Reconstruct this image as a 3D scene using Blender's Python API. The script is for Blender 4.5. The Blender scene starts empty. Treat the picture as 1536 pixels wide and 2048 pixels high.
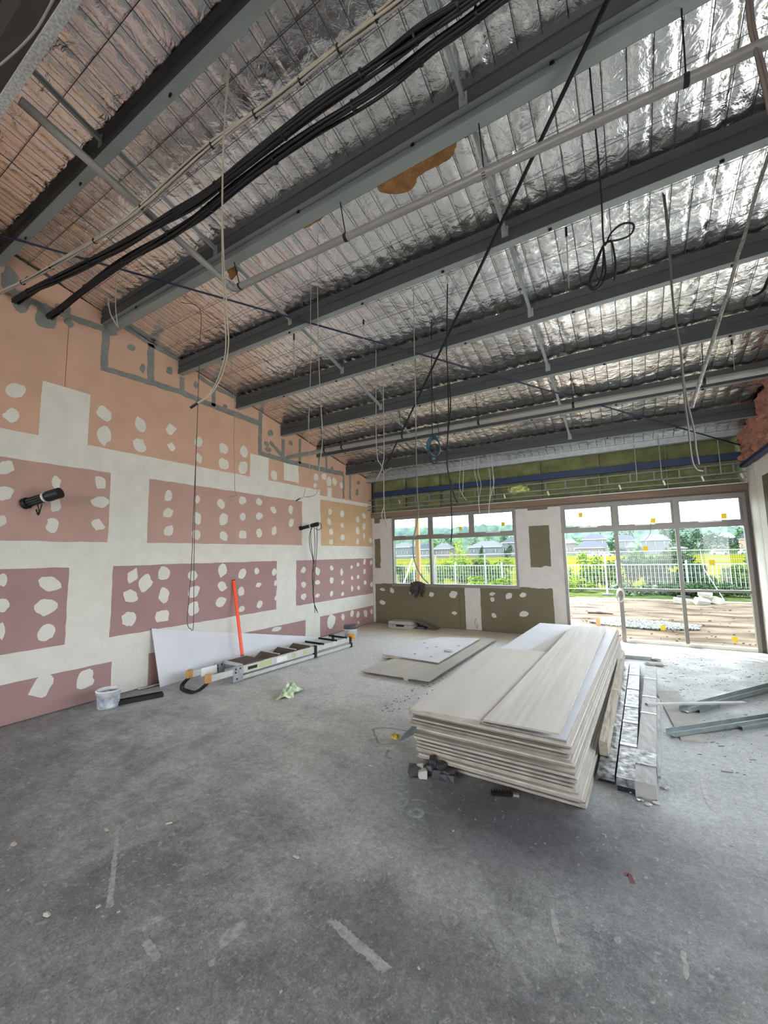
import bpy, bmesh, math, random
import numpy as np
from mathutils import Vector, Matrix, noise

# ------------------------------------------------------------------ camera, sky, sun, exposure
SC = bpy.context.scene
COL = SC.collection
S_ = 1.056
FPX = 819.1
YAW, PITCH, ROLL = (math.radians(a) for a in (-30.674, 6.068, -1.180))
CAM = np.array([5.403 * S_, 0.0, 1.6 * S_])
D = 8.512 * S_                                   # the glazed end wall stands at y = D
_cy, _sy, _cp, _sp = math.cos(YAW), math.sin(YAW), math.cos(PITCH), math.sin(PITCH)
FW = np.array([_sy * _cp, _cy * _cp, _sp])
_r = np.array([_cy, -_sy, 0.0]); _u = np.cross(_r, FW)
RT = math.cos(ROLL) * _r + math.sin(ROLL) * _u
UP = -math.sin(ROLL) * _r + math.cos(ROLL) * _u
cam_data = bpy.data.cameras.new('camera')
cam_data.sensor_fit = 'HORIZONTAL'; cam_data.sensor_width = 36.0
cam_data.lens = FPX / 1536.0 * 36.0
cam_data.clip_start = 0.05; cam_data.clip_end = 3000
cam = bpy.data.objects.new('camera', cam_data); COL.objects.link(cam)
cam.matrix_world = Matrix(((RT[0], UP[0], -FW[0], CAM[0]), (RT[1], UP[1], -FW[1], CAM[1]),
                           (RT[2], UP[2], -FW[2], CAM[2]), (0, 0, 0, 1)))
SC.camera = cam

world = bpy.data.worlds.new('hazy_sky'); SC.world = world; world.use_nodes = True
wn = world.node_tree.nodes; wl = world.node_tree.links
bg = wn['Background']
tcw = wn.new('ShaderNodeTexCoord'); mpw = wn.new('ShaderNodeMapping'); mpw.inputs['Scale'].default_value = (1, 1, 3)
nzw = wn.new('ShaderNodeTexNoise'); nzw.inputs['Scale'].default_value = 2.2; nzw.inputs['Detail'].default_value = 5
crw = wn.new('ShaderNodeValToRGB')
crw.color_ramp.elements[0].position = 0.35; crw.color_ramp.elements[0].color = (0.72, 0.86, 1.0, 1)
crw.color_ramp.elements[1].position = 0.62; crw.color_ramp.elements[1].color = (0.97, 0.985, 1.0, 1)
wl.new(tcw.outputs['Generated'], mpw.inputs['Vector']); wl.new(mpw.outputs['Vector'], nzw.inputs['Vector'])
wl.new(nzw.outputs['Fac'], crw.inputs['Fac']); wl.new(crw.outputs['Color'], bg.inputs['Color'])
bg.inputs['Strength'].default_value = 1.5

SUN_DIR = Vector((1.29, -1.0, -2.65)).normalized()
sd = bpy.data.lights.new('sun', 'SUN'); sd.energy = 3.3; sd.angle = math.radians(0.6); sd.color = (1.0, 0.95, 0.86)
sun = bpy.data.objects.new('sun', sd); COL.objects.link(sun)
sun.rotation_euler = SUN_DIR.to_track_quat('-Z', 'Y').to_euler(); sun.location = (0, 30, 40)

vs = SC.view_settings
vs.view_transform = 'Standard'; vs.look = 'None'; vs.gamma = 1.0; vs.use_curve_mapping = False
vs.exposure = 2.95
try:
    SC.cycles.max_bounces = 10; SC.cycles.diffuse_bounces = 6; SC.cycles.glossy_bounces = 5
    SC.cycles.transparent_max_bounces = 24
except Exception:
    pass

# ------------------------------------------------------------------ measuring helpers (photo pixel -> point on a real plane)
def ray(px, py): return (px - 768) / FPX * RT + (1024 - py) / FPX * UP + FW
def at(px, py, ax, val):
    d = ray(px, py); i = 'xyz'.index(ax)
    return CAM + d * ((val - CAM[i]) / d[i])
def onplane(px, py, n, p0):
    d = ray(px, py); n = np.array(n, float)
    return CAM + d * (((np.array(p0, float) - CAM) @ n) / (d @ n))
SLOPE = 0.2025
def purlin_z(y): return 4.501 - SLOPE * (y - 3.64)          # underside of the purlins
def foil_z(y): return purlin_z(y) + 0.225
def roofpt(px, py, off=0.0): return onplane(px, py, (0, SLOPE, 1), (0, 3.64, 4.501 + off))
HV = np.array([_sy, _cy, 0.0])                                # level view direction
def facing(px, py, through): return onplane(px, py, HV, through)

# ------------------------------------------------------------------ object helpers
def tag(o, label=None, cat=None, group=None, kind=None):
    if label: o['label'] = label
    if cat: o['category'] = cat
    if group: o['group'] = group
    if kind: o['kind'] = kind
    return o
def empty(name, loc=(0, 0, 0), rz=0.0, label=None, cat=None, group=None):
    o = bpy.data.objects.new(name, None); COL.objects.link(o)
    o.location = loc; o.rotation_euler = (0, 0, rz); o.empty_display_size = 0.1
    return tag(o, label, cat, group)
class MB:
    def __init__(s): s.v = []; s.f = []; s.sm = []
    def add(s, verts, faces, smooth=False):
        b = len(s.v); s.v += [tuple(map(float, p)) for p in verts]
        s.f += [tuple(i + b for i in f) for f in faces]; s.sm += [smooth] * len(faces); return s
    def box(s, lo, hi):
        x0, y0, z0 = lo; x1, y1, z1 = hi
        return s.add([(x0,y0,z0),(x1,y0,z0),(x1,y1,z0),(x0,y1,z0),(x0,y0,z1),(x1,y0,z1),(x1,y1,z1),(x0,y1,z1)],
                     [(0,3,2,1),(4,5,6,7),(0,1,5,4),(1,2,6,5),(2,3,7,6),(3,0,4,7)])
    def obox(s, c, ax, ay, az):                      # oriented box: centre and three half-axis vectors
        c, ax, ay, az = (np.array(t, float) for t in (c, ax, ay, az))
        P = [c + i*ax + j*ay + k*az for k in (-1,1) for (i,j) in ((-1,-1),(1,-1),(1,1),(-1,1))]
        return s.add(P, [(0,3,2,1),(4,5,6,7),(0,1,5,4),(1,2,6,5),(2,3,7,6),(3,0,4,7)])
    def prism(s, pts, off):                          # polygon in 3D pushed along off
        n = len(pts); off = np.array(off, float)
        P = [np.array(p, float) for p in pts]
        s.add(P + [p + off for p in P], [tuple(range(n))[::-1], tuple(range(n, 2*n))] + [(i, (i+1) % n, n + (i+1) % n, n + i) for i in range(n)])
        return s
    def tube(s, pts, r, n=6, cap=True):
        P = [np.array(p, float) for p in pts]
        if not hasattr(r, '__len__'): r = [r] * len(P)
        ref = None; rings = []
        for i, p in enumerate(P):
            t = P[min(i+1, len(P)-1)] - P[max(i-1, 0)]
            L = np.linalg.norm(t); t = t / L if L > 1e-9 else np.array([0, 0, 1.0])
            if ref is None:
                a = np.array([0, 0, 1.0]) if abs(t[2]) < 0.9 else np.array([1.0, 0, 0])
                ref = np.cross(t, a)
            ref = ref - t * (ref @ t); ref /= max(np.linalg.norm(ref), 1e-9)
            b = np.cross(t, ref)
            rings.append([p + r[i] * (math.cos(2*math.pi*k/n) * ref + math.sin(2*math.pi*k/n) * b) for k in range(n)])
        V = [q for R_ in rings for q in R_]; Fc = []
        for i in range(len(P) - 1):
            for k in range(n):
                Fc.append((i*n + k, i*n + (k+1) % n, (i+1)*n + (k+1) % n, (i+1)*n + k))
        s.add(V, Fc, True)
        if cap:
            s.add(rings[0], [tuple(range(n))[::-1]]); s.add(rings[-1], [tuple(range(n))])
        return s
    def lathe(s, prof, c=(0, 0, 0), n=24, smooth=True):
        V = [(c[0] + r*math.cos(2*math.pi*k/n), c[1] + r*math.sin(2*math.pi*k/n), c[2] + z) for r, z in prof for k in range(n)]
        Fc = [(i*n + k, i*n + (k+1) % n, (i+1)*n + (k+1) % n, (i+1)*n + k) for i in range(len(prof)-1) for k in range(n)]
        return s.add(V, Fc, smooth)
    def build(s, name, mat, parent=None, kind=None):
        me = bpy.data.meshes.new(name); me.from_pydata(s.v, [], s.f)
        me.polygons.foreach_set('use_smooth', s.sm); me.update()
        o = bpy.data.objects.new(name, me); COL.objects.link(o)
        if mat is not None: me.materials.append(mat)
        if parent is not None: o.parent = parent
        if kind: o['kind'] = kind
        return o
def recalc(o):
    bm = bmesh.new(); bm.from_mesh(o.data); bmesh.ops.recalc_face_normals(bm, faces=bm.faces); bm.to_mesh(o.data); bm.free(); return o
def bevel(o, w=0.003, seg=1):
    bm = bmesh.new(); bm.from_mesh(o.data)
    bmesh.ops.bevel(bm, geom=list(bm.edges), offset=w, segments=seg, affect='EDGES', clamp_overlap=True)
    bm.to_mesh(o.data); bm.free(); return o
def local(o, loc):                                   # move a mesh built in world space so its origin lies at loc
    v = Vector(loc); o.data.transform(Matrix.Translation(-v)); o.location = v; return o
def catmull(pts, k=6):
    P = [np.array(p, float) for p in pts]
    if len(P) < 3: return P
    Q = [2*P[0] - P[1]] + P + [2*P[-1] - P[-2]]; out = []
    for i in range(1, len(Q) - 2):
        for j in range(k):
            t = j / k; a, b, c, d = Q[i-1], Q[i], Q[i+1], Q[i+2]
            out.append(0.5 * ((2*b) + (-a + c)*t + (2*a - 5*b + 4*c - d)*t*t + (-a + 3*b - 3*c + d)*t**3))
    out.append(P[-1]); return out
def copy_tree(o, parent=None):
    c = o.copy(); COL.objects.link(c); c.parent = parent
    for ch in list(o.children): copy_tree(ch, c)
    return c
RNG = random.Random(7)

# ------------------------------------------------------------------ materials
MATS = {}
def M(name, col, rough=0.6, metal=0.0, var=0.06, scale=6.0, bump=0.0, bscale=40.0, spec=None, stretch=None, detail=4.0, col2=None, coat=0.0):
    if name in MATS: return MATS[name]
    m = bpy.data.materials.new(name); m.use_nodes = True; nt = m.node_tree; N = nt.nodes; Lk = nt.links
    p = N['Principled BSDF']; p.inputs['Roughness'].default_value = rough; p.inputs['Metallic'].default_value = metal
    if spec is not None: p.inputs['Specular IOR Level'].default_value = spec
    if coat: p.inputs['Coat Weight'].default_value = coat
    g = N.new('ShaderNodeNewGeometry'); mp = N.new('ShaderNodeMapping')
    if stretch: mp.inputs['Scale'].default_value = stretch
    Lk.new(g.outputs['Position'], mp.inputs['Vector'])
    nz = N.new('ShaderNodeTexNoise'); nz.inputs['Scale'].default_value = scale; nz.inputs['Detail'].default_value = detail
    Lk.new(mp.outputs['Vector'], nz.inputs['Vector'])
    cr = N.new('ShaderNodeValToRGB')
    c1 = [max(0, c * (1 - var)) for c in col]; c2 = [min(1, c * (1 + var)) for c in (col2 or col)]
    cr.color_ramp.elements[0].position = 0.32; cr.color_ramp.elements[0].color = (*c1, 1)
    cr.color_ramp.elements[1].position = 0.68; cr.color_ramp.elements[1].color = (*c2, 1)
    Lk.new(nz.outputs['Fac'], cr.inputs['Fac']); Lk.new(cr.outputs['Color'], p.inputs['Base Color'])
    if bump:
        n2 = N.new('ShaderNodeTexNoise'); n2.inputs['Scale'].default_value = bscale; n2.inputs['Detail'].default_value = 5
        Lk.new(mp.outputs['Vector'], n2.inputs['Vector'])
        b = N.new('ShaderNodeBump'); b.inputs['Strength'].default_value = bump; b.inputs['Distance'].default_value = 0.02
        Lk.new(n2.outputs['Fac'], b.inputs['Height']); Lk.new(b.outputs['Normal'], p.inputs['Normal'])
    MATS[name] = m; return m
def srgb(r, g, b):
    f = lambda c: (c/255/12.92) if c/255 <= 0.04045 else ((c/255 + 0.055)/1.055)**2.4
    return (f(r), f(g), f(b))
# ------------------------------------------------------------------ shell materials
def concrete():
    m = bpy.data.materials.new('concrete_slab'); m.use_nodes = True; nt = m.node_tree; N = nt.nodes; L = nt.links
    p = N['Principled BSDF']; g = N.new('ShaderNodeNewGeometry')
    def noise_(scale, detail=6, vec=None, rough=0.6, dist=0.0):
        n = N.new('ShaderNodeTexNoise'); n.inputs['Scale'].default_value = scale; n.inputs['Detail'].default_value = detail
        n.inputs['Roughness'].default_value = rough; n.inputs['Distortion'].default_value = dist
        L.new(vec or g.outputs['Position'], n.inputs['Vector']); return n.outputs['Fac']
    def ramp(fac, *st):
        r = N.new('ShaderNodeValToRGB'); e = r.color_ramp.elements
        while len(e) < len(st): e.new(0.5)
        for el, (pos, c) in zip(e, st): el.position = pos; el.color = (*c, 1) if len(c) == 3 else c
        L.new(fac, r.inputs['Fac']); return r.outputs['Color']
    def mix(a, b, fac, mode='MIX'):
        x = N.new('ShaderNodeMix'); x.data_type = 'RGBA'; x.blend_type = mode
        if isinstance(fac, float): x.inputs[0].default_value = fac
        else: L.new(fac, x.inputs[0])
        for sock, val in ((6, a), (7, b)):
            if isinstance(val, tuple): x.inputs[sock].default_value = (*val, 1)
            else: L.new(val, x.inputs[sock])
        return x.outputs[2]
    def mapping(scale, loc=(0, 0, 0), rot=0.0):
        q = N.new('ShaderNodeMapping'); q.inputs['Scale'].default_value = scale; q.inputs['Location'].default_value = loc
        q.inputs['Rotation'].default_value = (0, 0, rot); L.new(g.outputs['Position'], q.inputs['Vector']); return q.outputs['Vector']
    G = lambda v: (v, v, v)
    big = ramp(noise_(0.9, 8, dist=0.6), (0.30, (0.17, 0.172, 0.178)), (0.52, (0.245, 0.247, 0.250)), (0.72, (0.34, 0.338, 0.33)))
    med = ramp(noise_(5.0, 8, rough=0.7), (0.30, G(0.72)), (0.62, G(1.12)))
    c = mix(big, med, 1.0, 'MULTIPLY')
    fine = ramp(noise_(70.0, 6, rough=0.75), (0.30, G(0.70)), (0.70, G(1.25)))
    c = mix(c, fine, 1.0, 'MULTIPLY')
    streak = ramp(noise_(9.0, 6, mapping((0.35, 2.0, 1), rot=0.7), 0.7), (0.58, G(0)), (0.74, G(0.6)))
    c = mix(c, (0.39, 0.387, 0.38), streak)
    streak2 = ramp(noise_(14.0, 6, mapping((2.2, 0.4, 1), rot=-0.5), 0.7), (0.62, G(0)), (0.78, G(0.55)))
    c = mix(c, (0.43, 0.426, 0.415), streak2)
    fleck = ramp(noise_(16.0, 3, rough=0.5, dist=0.3), (0.66, G(0)), (0.70, G(0.4)))
    c = mix(c, (0.50, 0.49, 0.47), fleck)
    fleck2 = ramp(noise_(37.0, 3, rough=0.5, dist=0.4), (0.64, G(0)), (0.68, G(0.5)))
    c = mix(c, (0.48, 0.475, 0.46), fleck2)
    pits = ramp(noise_(45.0, 2, rough=0.4), (0.25, G(0.7)), (0.28, G(0)))
    c = mix(c, (0.09, 0.09, 0.09), pits)
    def stain_shade(cx, cy, sx, sy, rot, col, amt, edge=0.35, ctr=1.15):
        q = N.new('ShaderNodeVectorMath'); q.operation = 'SUBTRACT'; q.inputs[1].default_value = (cx, cy, 0)
        L.new(g.outputs['Position'], q.inputs[0])
        mm = N.new('ShaderNodeMapping'); mm.inputs['Rotation'].default_value = (0, 0, rot); mm.inputs['Scale'].default_value = (1/sx, 1/sy, 0.0)
        L.new(q.outputs[0], mm.inputs['Vector'])
        ln = N.new('ShaderNodeVectorMath'); ln.operation = 'LENGTH'; L.new(mm.outputs[0], ln.inputs[0])
        ad = N.new('ShaderNodeMath'); ad.operation = 'MULTIPLY_ADD'; L.new(noise_(2.6, 8, rough=0.7), ad.inputs[0])
        ad.inputs[1].default_value = 1.3; L.new(ln.outputs['Value'], ad.inputs[2])
        return mix_c(ad.outputs[0], col, amt, edge, ctr)
    def mix_c(f, col, amt, edge, ctr):
        rr = ramp(f, ((ctr - edge) / 2, G(amt)), ((ctr + edge) / 2, G(0)))
        hv = N.new('ShaderNodeMath'); hv.operation = 'MULTIPLY'; hv.inputs[1].default_value = 0.5
        L.new(f, hv.inputs[0]); L.new(hv.outputs[0], rr.node.inputs['Fac'])
        return mix(cc[0], col, rr)
    cc = [c]
    cc[0] = stain_shade(3.0, 6.4, 4.8, 4.1, 0.0, (0.68, 0.68, 0.66), 0.88, 0.38, 1.5)         # pale plaster dust, brightened in place of missing window light
    cc[0] = stain_shade(6.4, 5.9, 1.9, 3.2, 0.0, (0.21, 0.214, 0.212), 0.75, 0.4, 1.3)  # floor darkened here to offset strong daylight from the right openings
    cc[0] = stain_shade(1.6, 8.5, 3.2, 0.8, 0.0, (0.55, 0.45, 0.32), 0.85, .4, 1.55)              # tan dust swept along the end wall
    cc[0] = stain_shade(5.0, 2.82, 1.15, 0.55, 0.15, (0.068, 0.067, 0.078), 0.92, .45, 1.42)       # dark damp stain and the board stack's shadow, painted together
    cc[0] = stain_shade(4.75, 1.75, 0.8, 0.28, 0.2, (0.12, 0.122, 0.128), 0.55)
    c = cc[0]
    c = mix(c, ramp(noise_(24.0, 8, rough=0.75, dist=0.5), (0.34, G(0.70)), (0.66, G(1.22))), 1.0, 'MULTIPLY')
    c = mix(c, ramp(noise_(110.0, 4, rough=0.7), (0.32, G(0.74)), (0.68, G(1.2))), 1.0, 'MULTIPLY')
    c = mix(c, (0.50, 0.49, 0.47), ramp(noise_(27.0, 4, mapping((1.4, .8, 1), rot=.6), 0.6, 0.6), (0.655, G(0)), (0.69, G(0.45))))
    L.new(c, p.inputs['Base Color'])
    rr = ramp(noise_(3.0, 6), (0.3, G(0.42)), (0.7, G(0.75))); L.new(rr, p.inputs['Roughness'])
    p.inputs['Specular IOR Level'].default_value = 0.4
    b = N.new('ShaderNodeBump'); b.inputs['Strength'].default_value = 0.25; b.inputs['Distance'].default_value = 0.01
    L.new(noise_(38.0, 8, rough=0.7), b.inputs['Height']); L.new(b.outputs['Normal'], p.inputs['Normal'])
    return m
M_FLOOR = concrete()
M_PINK = M('pink_plasterboard_paper', (0.315, 0.188, 0.181), 0.8, var=0.05, scale=3)
M_ROSE = M('brown_pink_paper_and_light', (0.42, 0.26, 0.22), 0.8, var=0.05, scale=3)  # rose, orange and tan papers partly carry the light up the wall
M_ORANGE = M('orange_brown_paper_and_light', (0.50, 0.31, 0.22), 0.8, var=0.05, scale=3)
M_TAN = M('tan_paper_and_light', (0.50, 0.33, 0.19), 0.8, var=0.05, scale=3)
M_OLIVE = M('olive_plasterboard_paper', (0.115, 0.097, 0.055), 0.8, var=0.06, scale=3)
M_COMP = M('white_jointing_compound', (0.60, 0.575, 0.52), 0.75, var=0.05, scale=5, bump=0.08, bscale=60)
M_COMP2 = M('grey_white_jointing_compound', (0.45, 0.415, 0.38), 0.75, var=0.06, scale=5, bump=0.08, bscale=60)
M_SEAL = M('grey_fire_sealant', (0.175, 0.18, 0.165), 0.7, var=0.15, scale=10, bump=0.2, bscale=50)
M_CORE = M('dark_wall_core', (0.12, 0.10, 0.09), 0.9)
M_PAINTW = M('off_white_wall', (0.70, 0.66, 0.60), 0.75, var=0.06, scale=2.5, bump=0.05)
M_ALU = M('bronze_grey_aluminium', (0.17, 0.155, 0.135), 0.4, metal=0.2, var=0.06)
M_ALUL = M('pale_aluminium_edge', (0.55, 0.53, 0.48), 0.4, metal=0.4, var=0.05)
M_WOODBR = M('brown_lintel_board', (0.165, 0.105, 0.07), 0.75, var=0.15, scale=5, stretch=(0.3, 1, 3))
M_GALV = M('galvanised_steel', (0.38, 0.40, 0.41), 0.42, metal=0.75, var=0.12, scale=14)
M_YELLOW = M('yellow_sticker', (0.62, 0.50, 0.07), 0.6, var=0.03)
def see_through(m, col, f):
    nt = m.node_tree; t = nt.nodes.new('ShaderNodeBsdfTranslucent'); t.inputs['Color'].default_value = (*col, 1); mx = nt.nodes.new('ShaderNodeMixShader'); mx.inputs[0].default_value = f
    nt.links.new(nt.nodes['Principled BSDF'].outputs[0], mx.inputs[1]); nt.links.new(t.outputs[0], mx.inputs[2]); nt.links.new(mx.outputs[0], nt.nodes['Material Output'].inputs['Surface'])
see_through(M_YELLOW, (.55, .45, .05), .6)

def glass_mat():
    m = bpy.data.materials.new('window_glass'); m.use_nodes = True; nt = m.node_tree; N = nt.nodes; L = nt.links
    N.remove(N['Principled BSDF']); out = N['Material Output']
    t = N.new('ShaderNodeBsdfTransparent'); t.inputs['Color'].default_value = (0.80, 0.825, 0.815, 1)
    gl = N.new('ShaderNodeBsdfGlossy'); gl.inputs['Roughness'].default_value = 0.02
    fr = N.new('ShaderNodeFresnel'); fr.inputs['IOR'].default_value = 1.45
    mx = N.new('ShaderNodeMixShader'); geo = N.new('ShaderNodeNewGeometry'); inv = N.new('ShaderNodeMath'); inv.operation = 'SUBTRACT'; inv.inputs[0].default_value = 1.0; L.new(geo.outputs['Backfacing'], inv.inputs[1])
    mu = N.new('ShaderNodeMath'); mu.operation = 'MULTIPLY'; L.new(fr.outputs[0], mu.inputs[0]); L.new(inv.outputs[0], mu.inputs[1]); L.new(mu.outputs[0], mx.inputs[0]); L.new(t.outputs[0], mx.inputs[1]); L.new(gl.outputs[0], mx.inputs[2])
    L.new(mx.outputs[0], out.inputs['Surface']); return m
M_GLASS = glass_mat()

RX = 7.50                    # right-hand wall plane
YR = -6.5                    # far end of the room behind the photographer
# ------------------------------------------------------------------ floor
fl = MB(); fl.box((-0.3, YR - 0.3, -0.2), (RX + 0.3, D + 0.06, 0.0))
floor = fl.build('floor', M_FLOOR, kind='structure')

# ------------------------------------------------------------------ irregular thin plates on a plane
def ragged(pts, amp, step, seed, closed=True):
    out = []; n = len(pts)
    for i in range(n):
        a = np.array(pts[i], float); b = np.array(pts[(i+1) % n], float)
        k = max(1, int(np.linalg.norm(b - a) / step)); d = (b - a) / max(np.linalg.norm(b - a), 1e-9); nn = np.array([-d[1], d[0]])
        for j in range(k):
            t = j / k; q = a + (b - a) * t
            e = amp * noise.noise(Vector((q[0]*9 + seed*3.1, q[1]*9, seed))) + 0.5*amp*noise.noise(Vector((q[0]*33 + seed, q[1]*33, seed)))
            out.append(q + nn * e)
    return out
def plate(name, pts2, to3, nrm, th, mat, parent):
    b = MB(); b.prism([to3(p) for p in pts2], np.array(nrm) * th); o = b.build(name, mat, parent); recalc(o); return o
def blob(cx, cy, w, h, seed, n=13, sq=0.75, amp=.07):
    """dab of filler: a rounded, trowel-edged lump outline"""
    r = random.Random(seed); rot = r.uniform(-0.5, 0.5); out = []; pw = r.choice([1.25, 1.6, 2.2, 3.0, 4.0])
    ph = r.uniform(0, 6.28); tail = r.uniform(0, 6.28)
    for k in range(n):
        a = 2*math.pi*k/n; c, s = math.cos(a), math.sin(a)
        rad = 1.0 / (abs(c)**pw + abs(s)**pw)**(1/pw)
        rad *= 1 + 0.12*math.sin(2*a + ph) + r.uniform(-0.07, 0.07) + (0.22 if abs((a - tail + math.pi) % (2*math.pi) - math.pi) < 0.25 else 0)
        x, y = rad*c, rad*s
        out.append((cx + 0.5*w*(x*math.cos(rot) - y*math.sin(rot)), cy + 0.5*h*(x*math.sin(rot) + y*math.cos(rot))))
    return out

# ------------------------------------------------------------------ left wall: pink sheets, white joints, filler dabs, grey sealant
wb = MB(); wb.prism([(-0.02, YR, 0), (-0.02, D + 0.2, 0), (-0.02, D + 0.2, foil_z(D) + .05), (-0.02, YR, foil_z(YR) + .05)], (-0.15, 0, 0))
wall_left = recalc(wb.build('wall_left', M_CORE, kind='structure'))
L3 = lambda p: (0.0, p[0], p[1])
def ly(px, py): q = at(px, py, 'x', 0.0); return (q[1], q[2])
J1, J2, J3 = 0.586, 1.779, 2.983
rows = [(0.012, J1, [ly(258, 1360)[0], ly(626, 1255)[0]], [M_PINK]*3),
        (J1, J2, [ly(180, 1200)[0], ly(574, 1160)[0]], [M_PINK]*3),
        (J2, J3, [ly(258, 1010)[0], ly(624, 1040)[0]], [M_ROSE, M_ROSE, M_TAN]),
        (J3, None, [ly(128, 800)[0], ly(518, 930)[0]], [M_ORANGE]*3)]
for z0, z1, js, ms in rows:
    e = [YR] + js + [D - 0.002]
    for i in range(3):
        a, b = e[i] + 0.003, e[i+1] - 0.003
        if z1 is None: P = [(a, z0 + .003), (b, z0 + .003), (b, foil_z(b) - .02), (a, foil_z(a) - .02)]
        else: P = [(a, z0 + .003), (b, z0 + .003), (b, z1 - .003), (a, z1 - .003)]
        plate('plasterboard_sheet', P, L3, (-1, 0, 0), 0.013, ms[i], wall_left)
# white compound: long bands, then butt-joint blocks (slightly different thickness so that they lap without fighting)
def band(y0, y1, z0, z1, seed, th, amp=0.008, mat=None):
    plate('joint_band', ragged([(y0, z0), (y1, z0), (y1, z1), (y0, z1)], amp, 0.09, seed), L3, (1, 0, 0), th, mat or M_COMP, wall_left)
yE = D - 0.004
band(YR, yE, .410*S_, .699*S_, 1, .0022)
band(YR, yE, 1.542*S_, 1.829*S_, 2, .0022)
band(YR, ly(640, 990)[0], 2.679*S_, 2.97*S_, 3, .0022)
band(ly(636, 990)[0], yE, ly(680, 1005)[1], ly(680, 1005)[1] + .085, 4, .0020)
def block(pxs, zs, seed, th=.0028, amp=0.010):
    (xa, ya), (xb, yb) = pxs; y0, y1 = ly(xa, ya)[0], ly(xb, yb)[0]
    band(y0, y1, zs[0], zs[1], seed, th, amp)
block(((77, 866), (175, 890)), (2.9, ly(80, 760)[1]), 11)
block(((500, 950), (537, 960)), (2.9, ly(505, 908)[1]), 12)
block(((219, 1015), (296, 1020)), (1.86, 2.90), 13)
block(((604, 1045), (641, 1045)), (1.86, 3.02), 14, amp=0.03)
block(((134, 1210), (222, 1210)), (.66, 1.70), 15)
block(((553, 1165), (592, 1165)), (.66, 1.70), 16, amp=0.02)
block(((222, 1360), (296, 1340)), (.012, .52), 17)
block(((611, 1255), (640, 1250)), (.012, .52), 18)
block(((568, 945), (597, 945)), (ly(580, 963)[1], ly(580, 927)[1]), 19, amp=0.03)
block(((655, 985), (663, 985)), (ly(659, 1000)[1], ly(659, 976)[1]), 20)
DABS = [(31,781,37,29),(24,831,34,28),(209,828,27,27),(208,870,30,30),(281,850,25,27),(279,891,25,26),(12,935,30,26),(10,986,33,24),(3,1042,24,24),
 (112,965,17,25),(111,1008,22,26),(105,1051,29,28),(201,965,22,22),(201,1004,30,25),(195,1049,25,26),(6,1160,20,26),(100,1168,38,28),(3,1210,30,30),(92,1213,44,36),
 (3,1262,14,34),(92,1265,38,34),(85,1371,38,42),(170,1358,34,32),(265,1152,25,28),(290,1166,26,30),(328,1146,27,26),(261,1193,28,22),(328,1190,22,24),(258,1238,26,34),(324,1232,24,24),
 (337,991,16,20),(336,1026,17,19),(337,1062,18,20),(447,897,16,20),(488,903,17,22),(447,928,18,22),(486,935,17,25),(548,951,12,18),(397,884,15,19),(397,916,14,15),(341,859,21,23),(343,894,17,18),
 (632,954,8,14),(630,971,8,11),(648,953,9,13),(658,963,10,17),(669,963,8,14),(683,971,7,12),
 (395,999,12,18),(442,1008,16,20),(485,1001,13,16),(518,1004,13,17),(547,1020,10,14),(581,1019,11,18),(395,1037,14,22),(447,1039,16,21),(485,1034,14,14),(518,1032,13,17),(582,1046,11,17),
 (392,1069,16,20),(447,1072,16,18),(485,1069,13,17),(518,1066,13,19),(548,1062,10,16),
 (660,1024,7,12),(684,1028,7,14),(658,1043,7,13),(684,1051,7,12),(662,1064,7,12),(685,1075,7,13),(662,1084,7,11),(715,1039,6,13),(728,1032,7,12),(715,1061,7,13),(728,1053,6,13),(728,1072,6,12),(715,1083,6,12),(741,1081,5,11),
 (445,1140,18,21),(484,1148,16,21),(513,1142,12,14),(548,1144,10,17),(385,1151,18,24),(444,1172,20,22),(482,1183,15,17),(517,1170,12,11),(551,1166,6,11),(387,1184,22,20),(441,1204,20,24),(483,1218,11,13),(519,1209,11,15),(387,1217,22,23),(552,1196,6,11),
 (607,1140,10,13),(635,1143,11,19),(663,1136,8,11),(683,1145,7,14),(703,1134,5,9),(716,1129,5,8),(729,1123,5,11),(742,1125,5,10),(607,1169,10,11),(635,1165,9,9),(663,1161,8,11),(685,1165,6,9),(704,1156,5,9),(716,1154,5,9),(729,1143,5,9),
 (607,1193,11,14),(635,1191,9,10),(663,1187,6,10),(685,1188,6,8),(704,1177,5,12),(717,1176,5,10),(730,1165,5,9),(743,1169,5,10),(686,1234,7,13),(704,1227,7,14),(716,1229,8,13),(731,1227,7,15),(743,1223,5,11),(717,1245,4,7),(662,1243,15,33),(553,1258,17,9)]
for i, (px, py, w, h) in enumerate(DABS):
    c = ly(px, py); W = abs(ly(px + w/2, py)[0] - ly(px - w/2, py)[0]); H = abs(ly(px, py - h/2)[1] - ly(px, py + h/2)[1])
    plate('filler_dab', blob(c[0], c[1], W, H, 100 + i, 16 if w > 20 else 11), L3, (1, 0, 0), 0.0035, M_COMP, wall_left)
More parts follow.
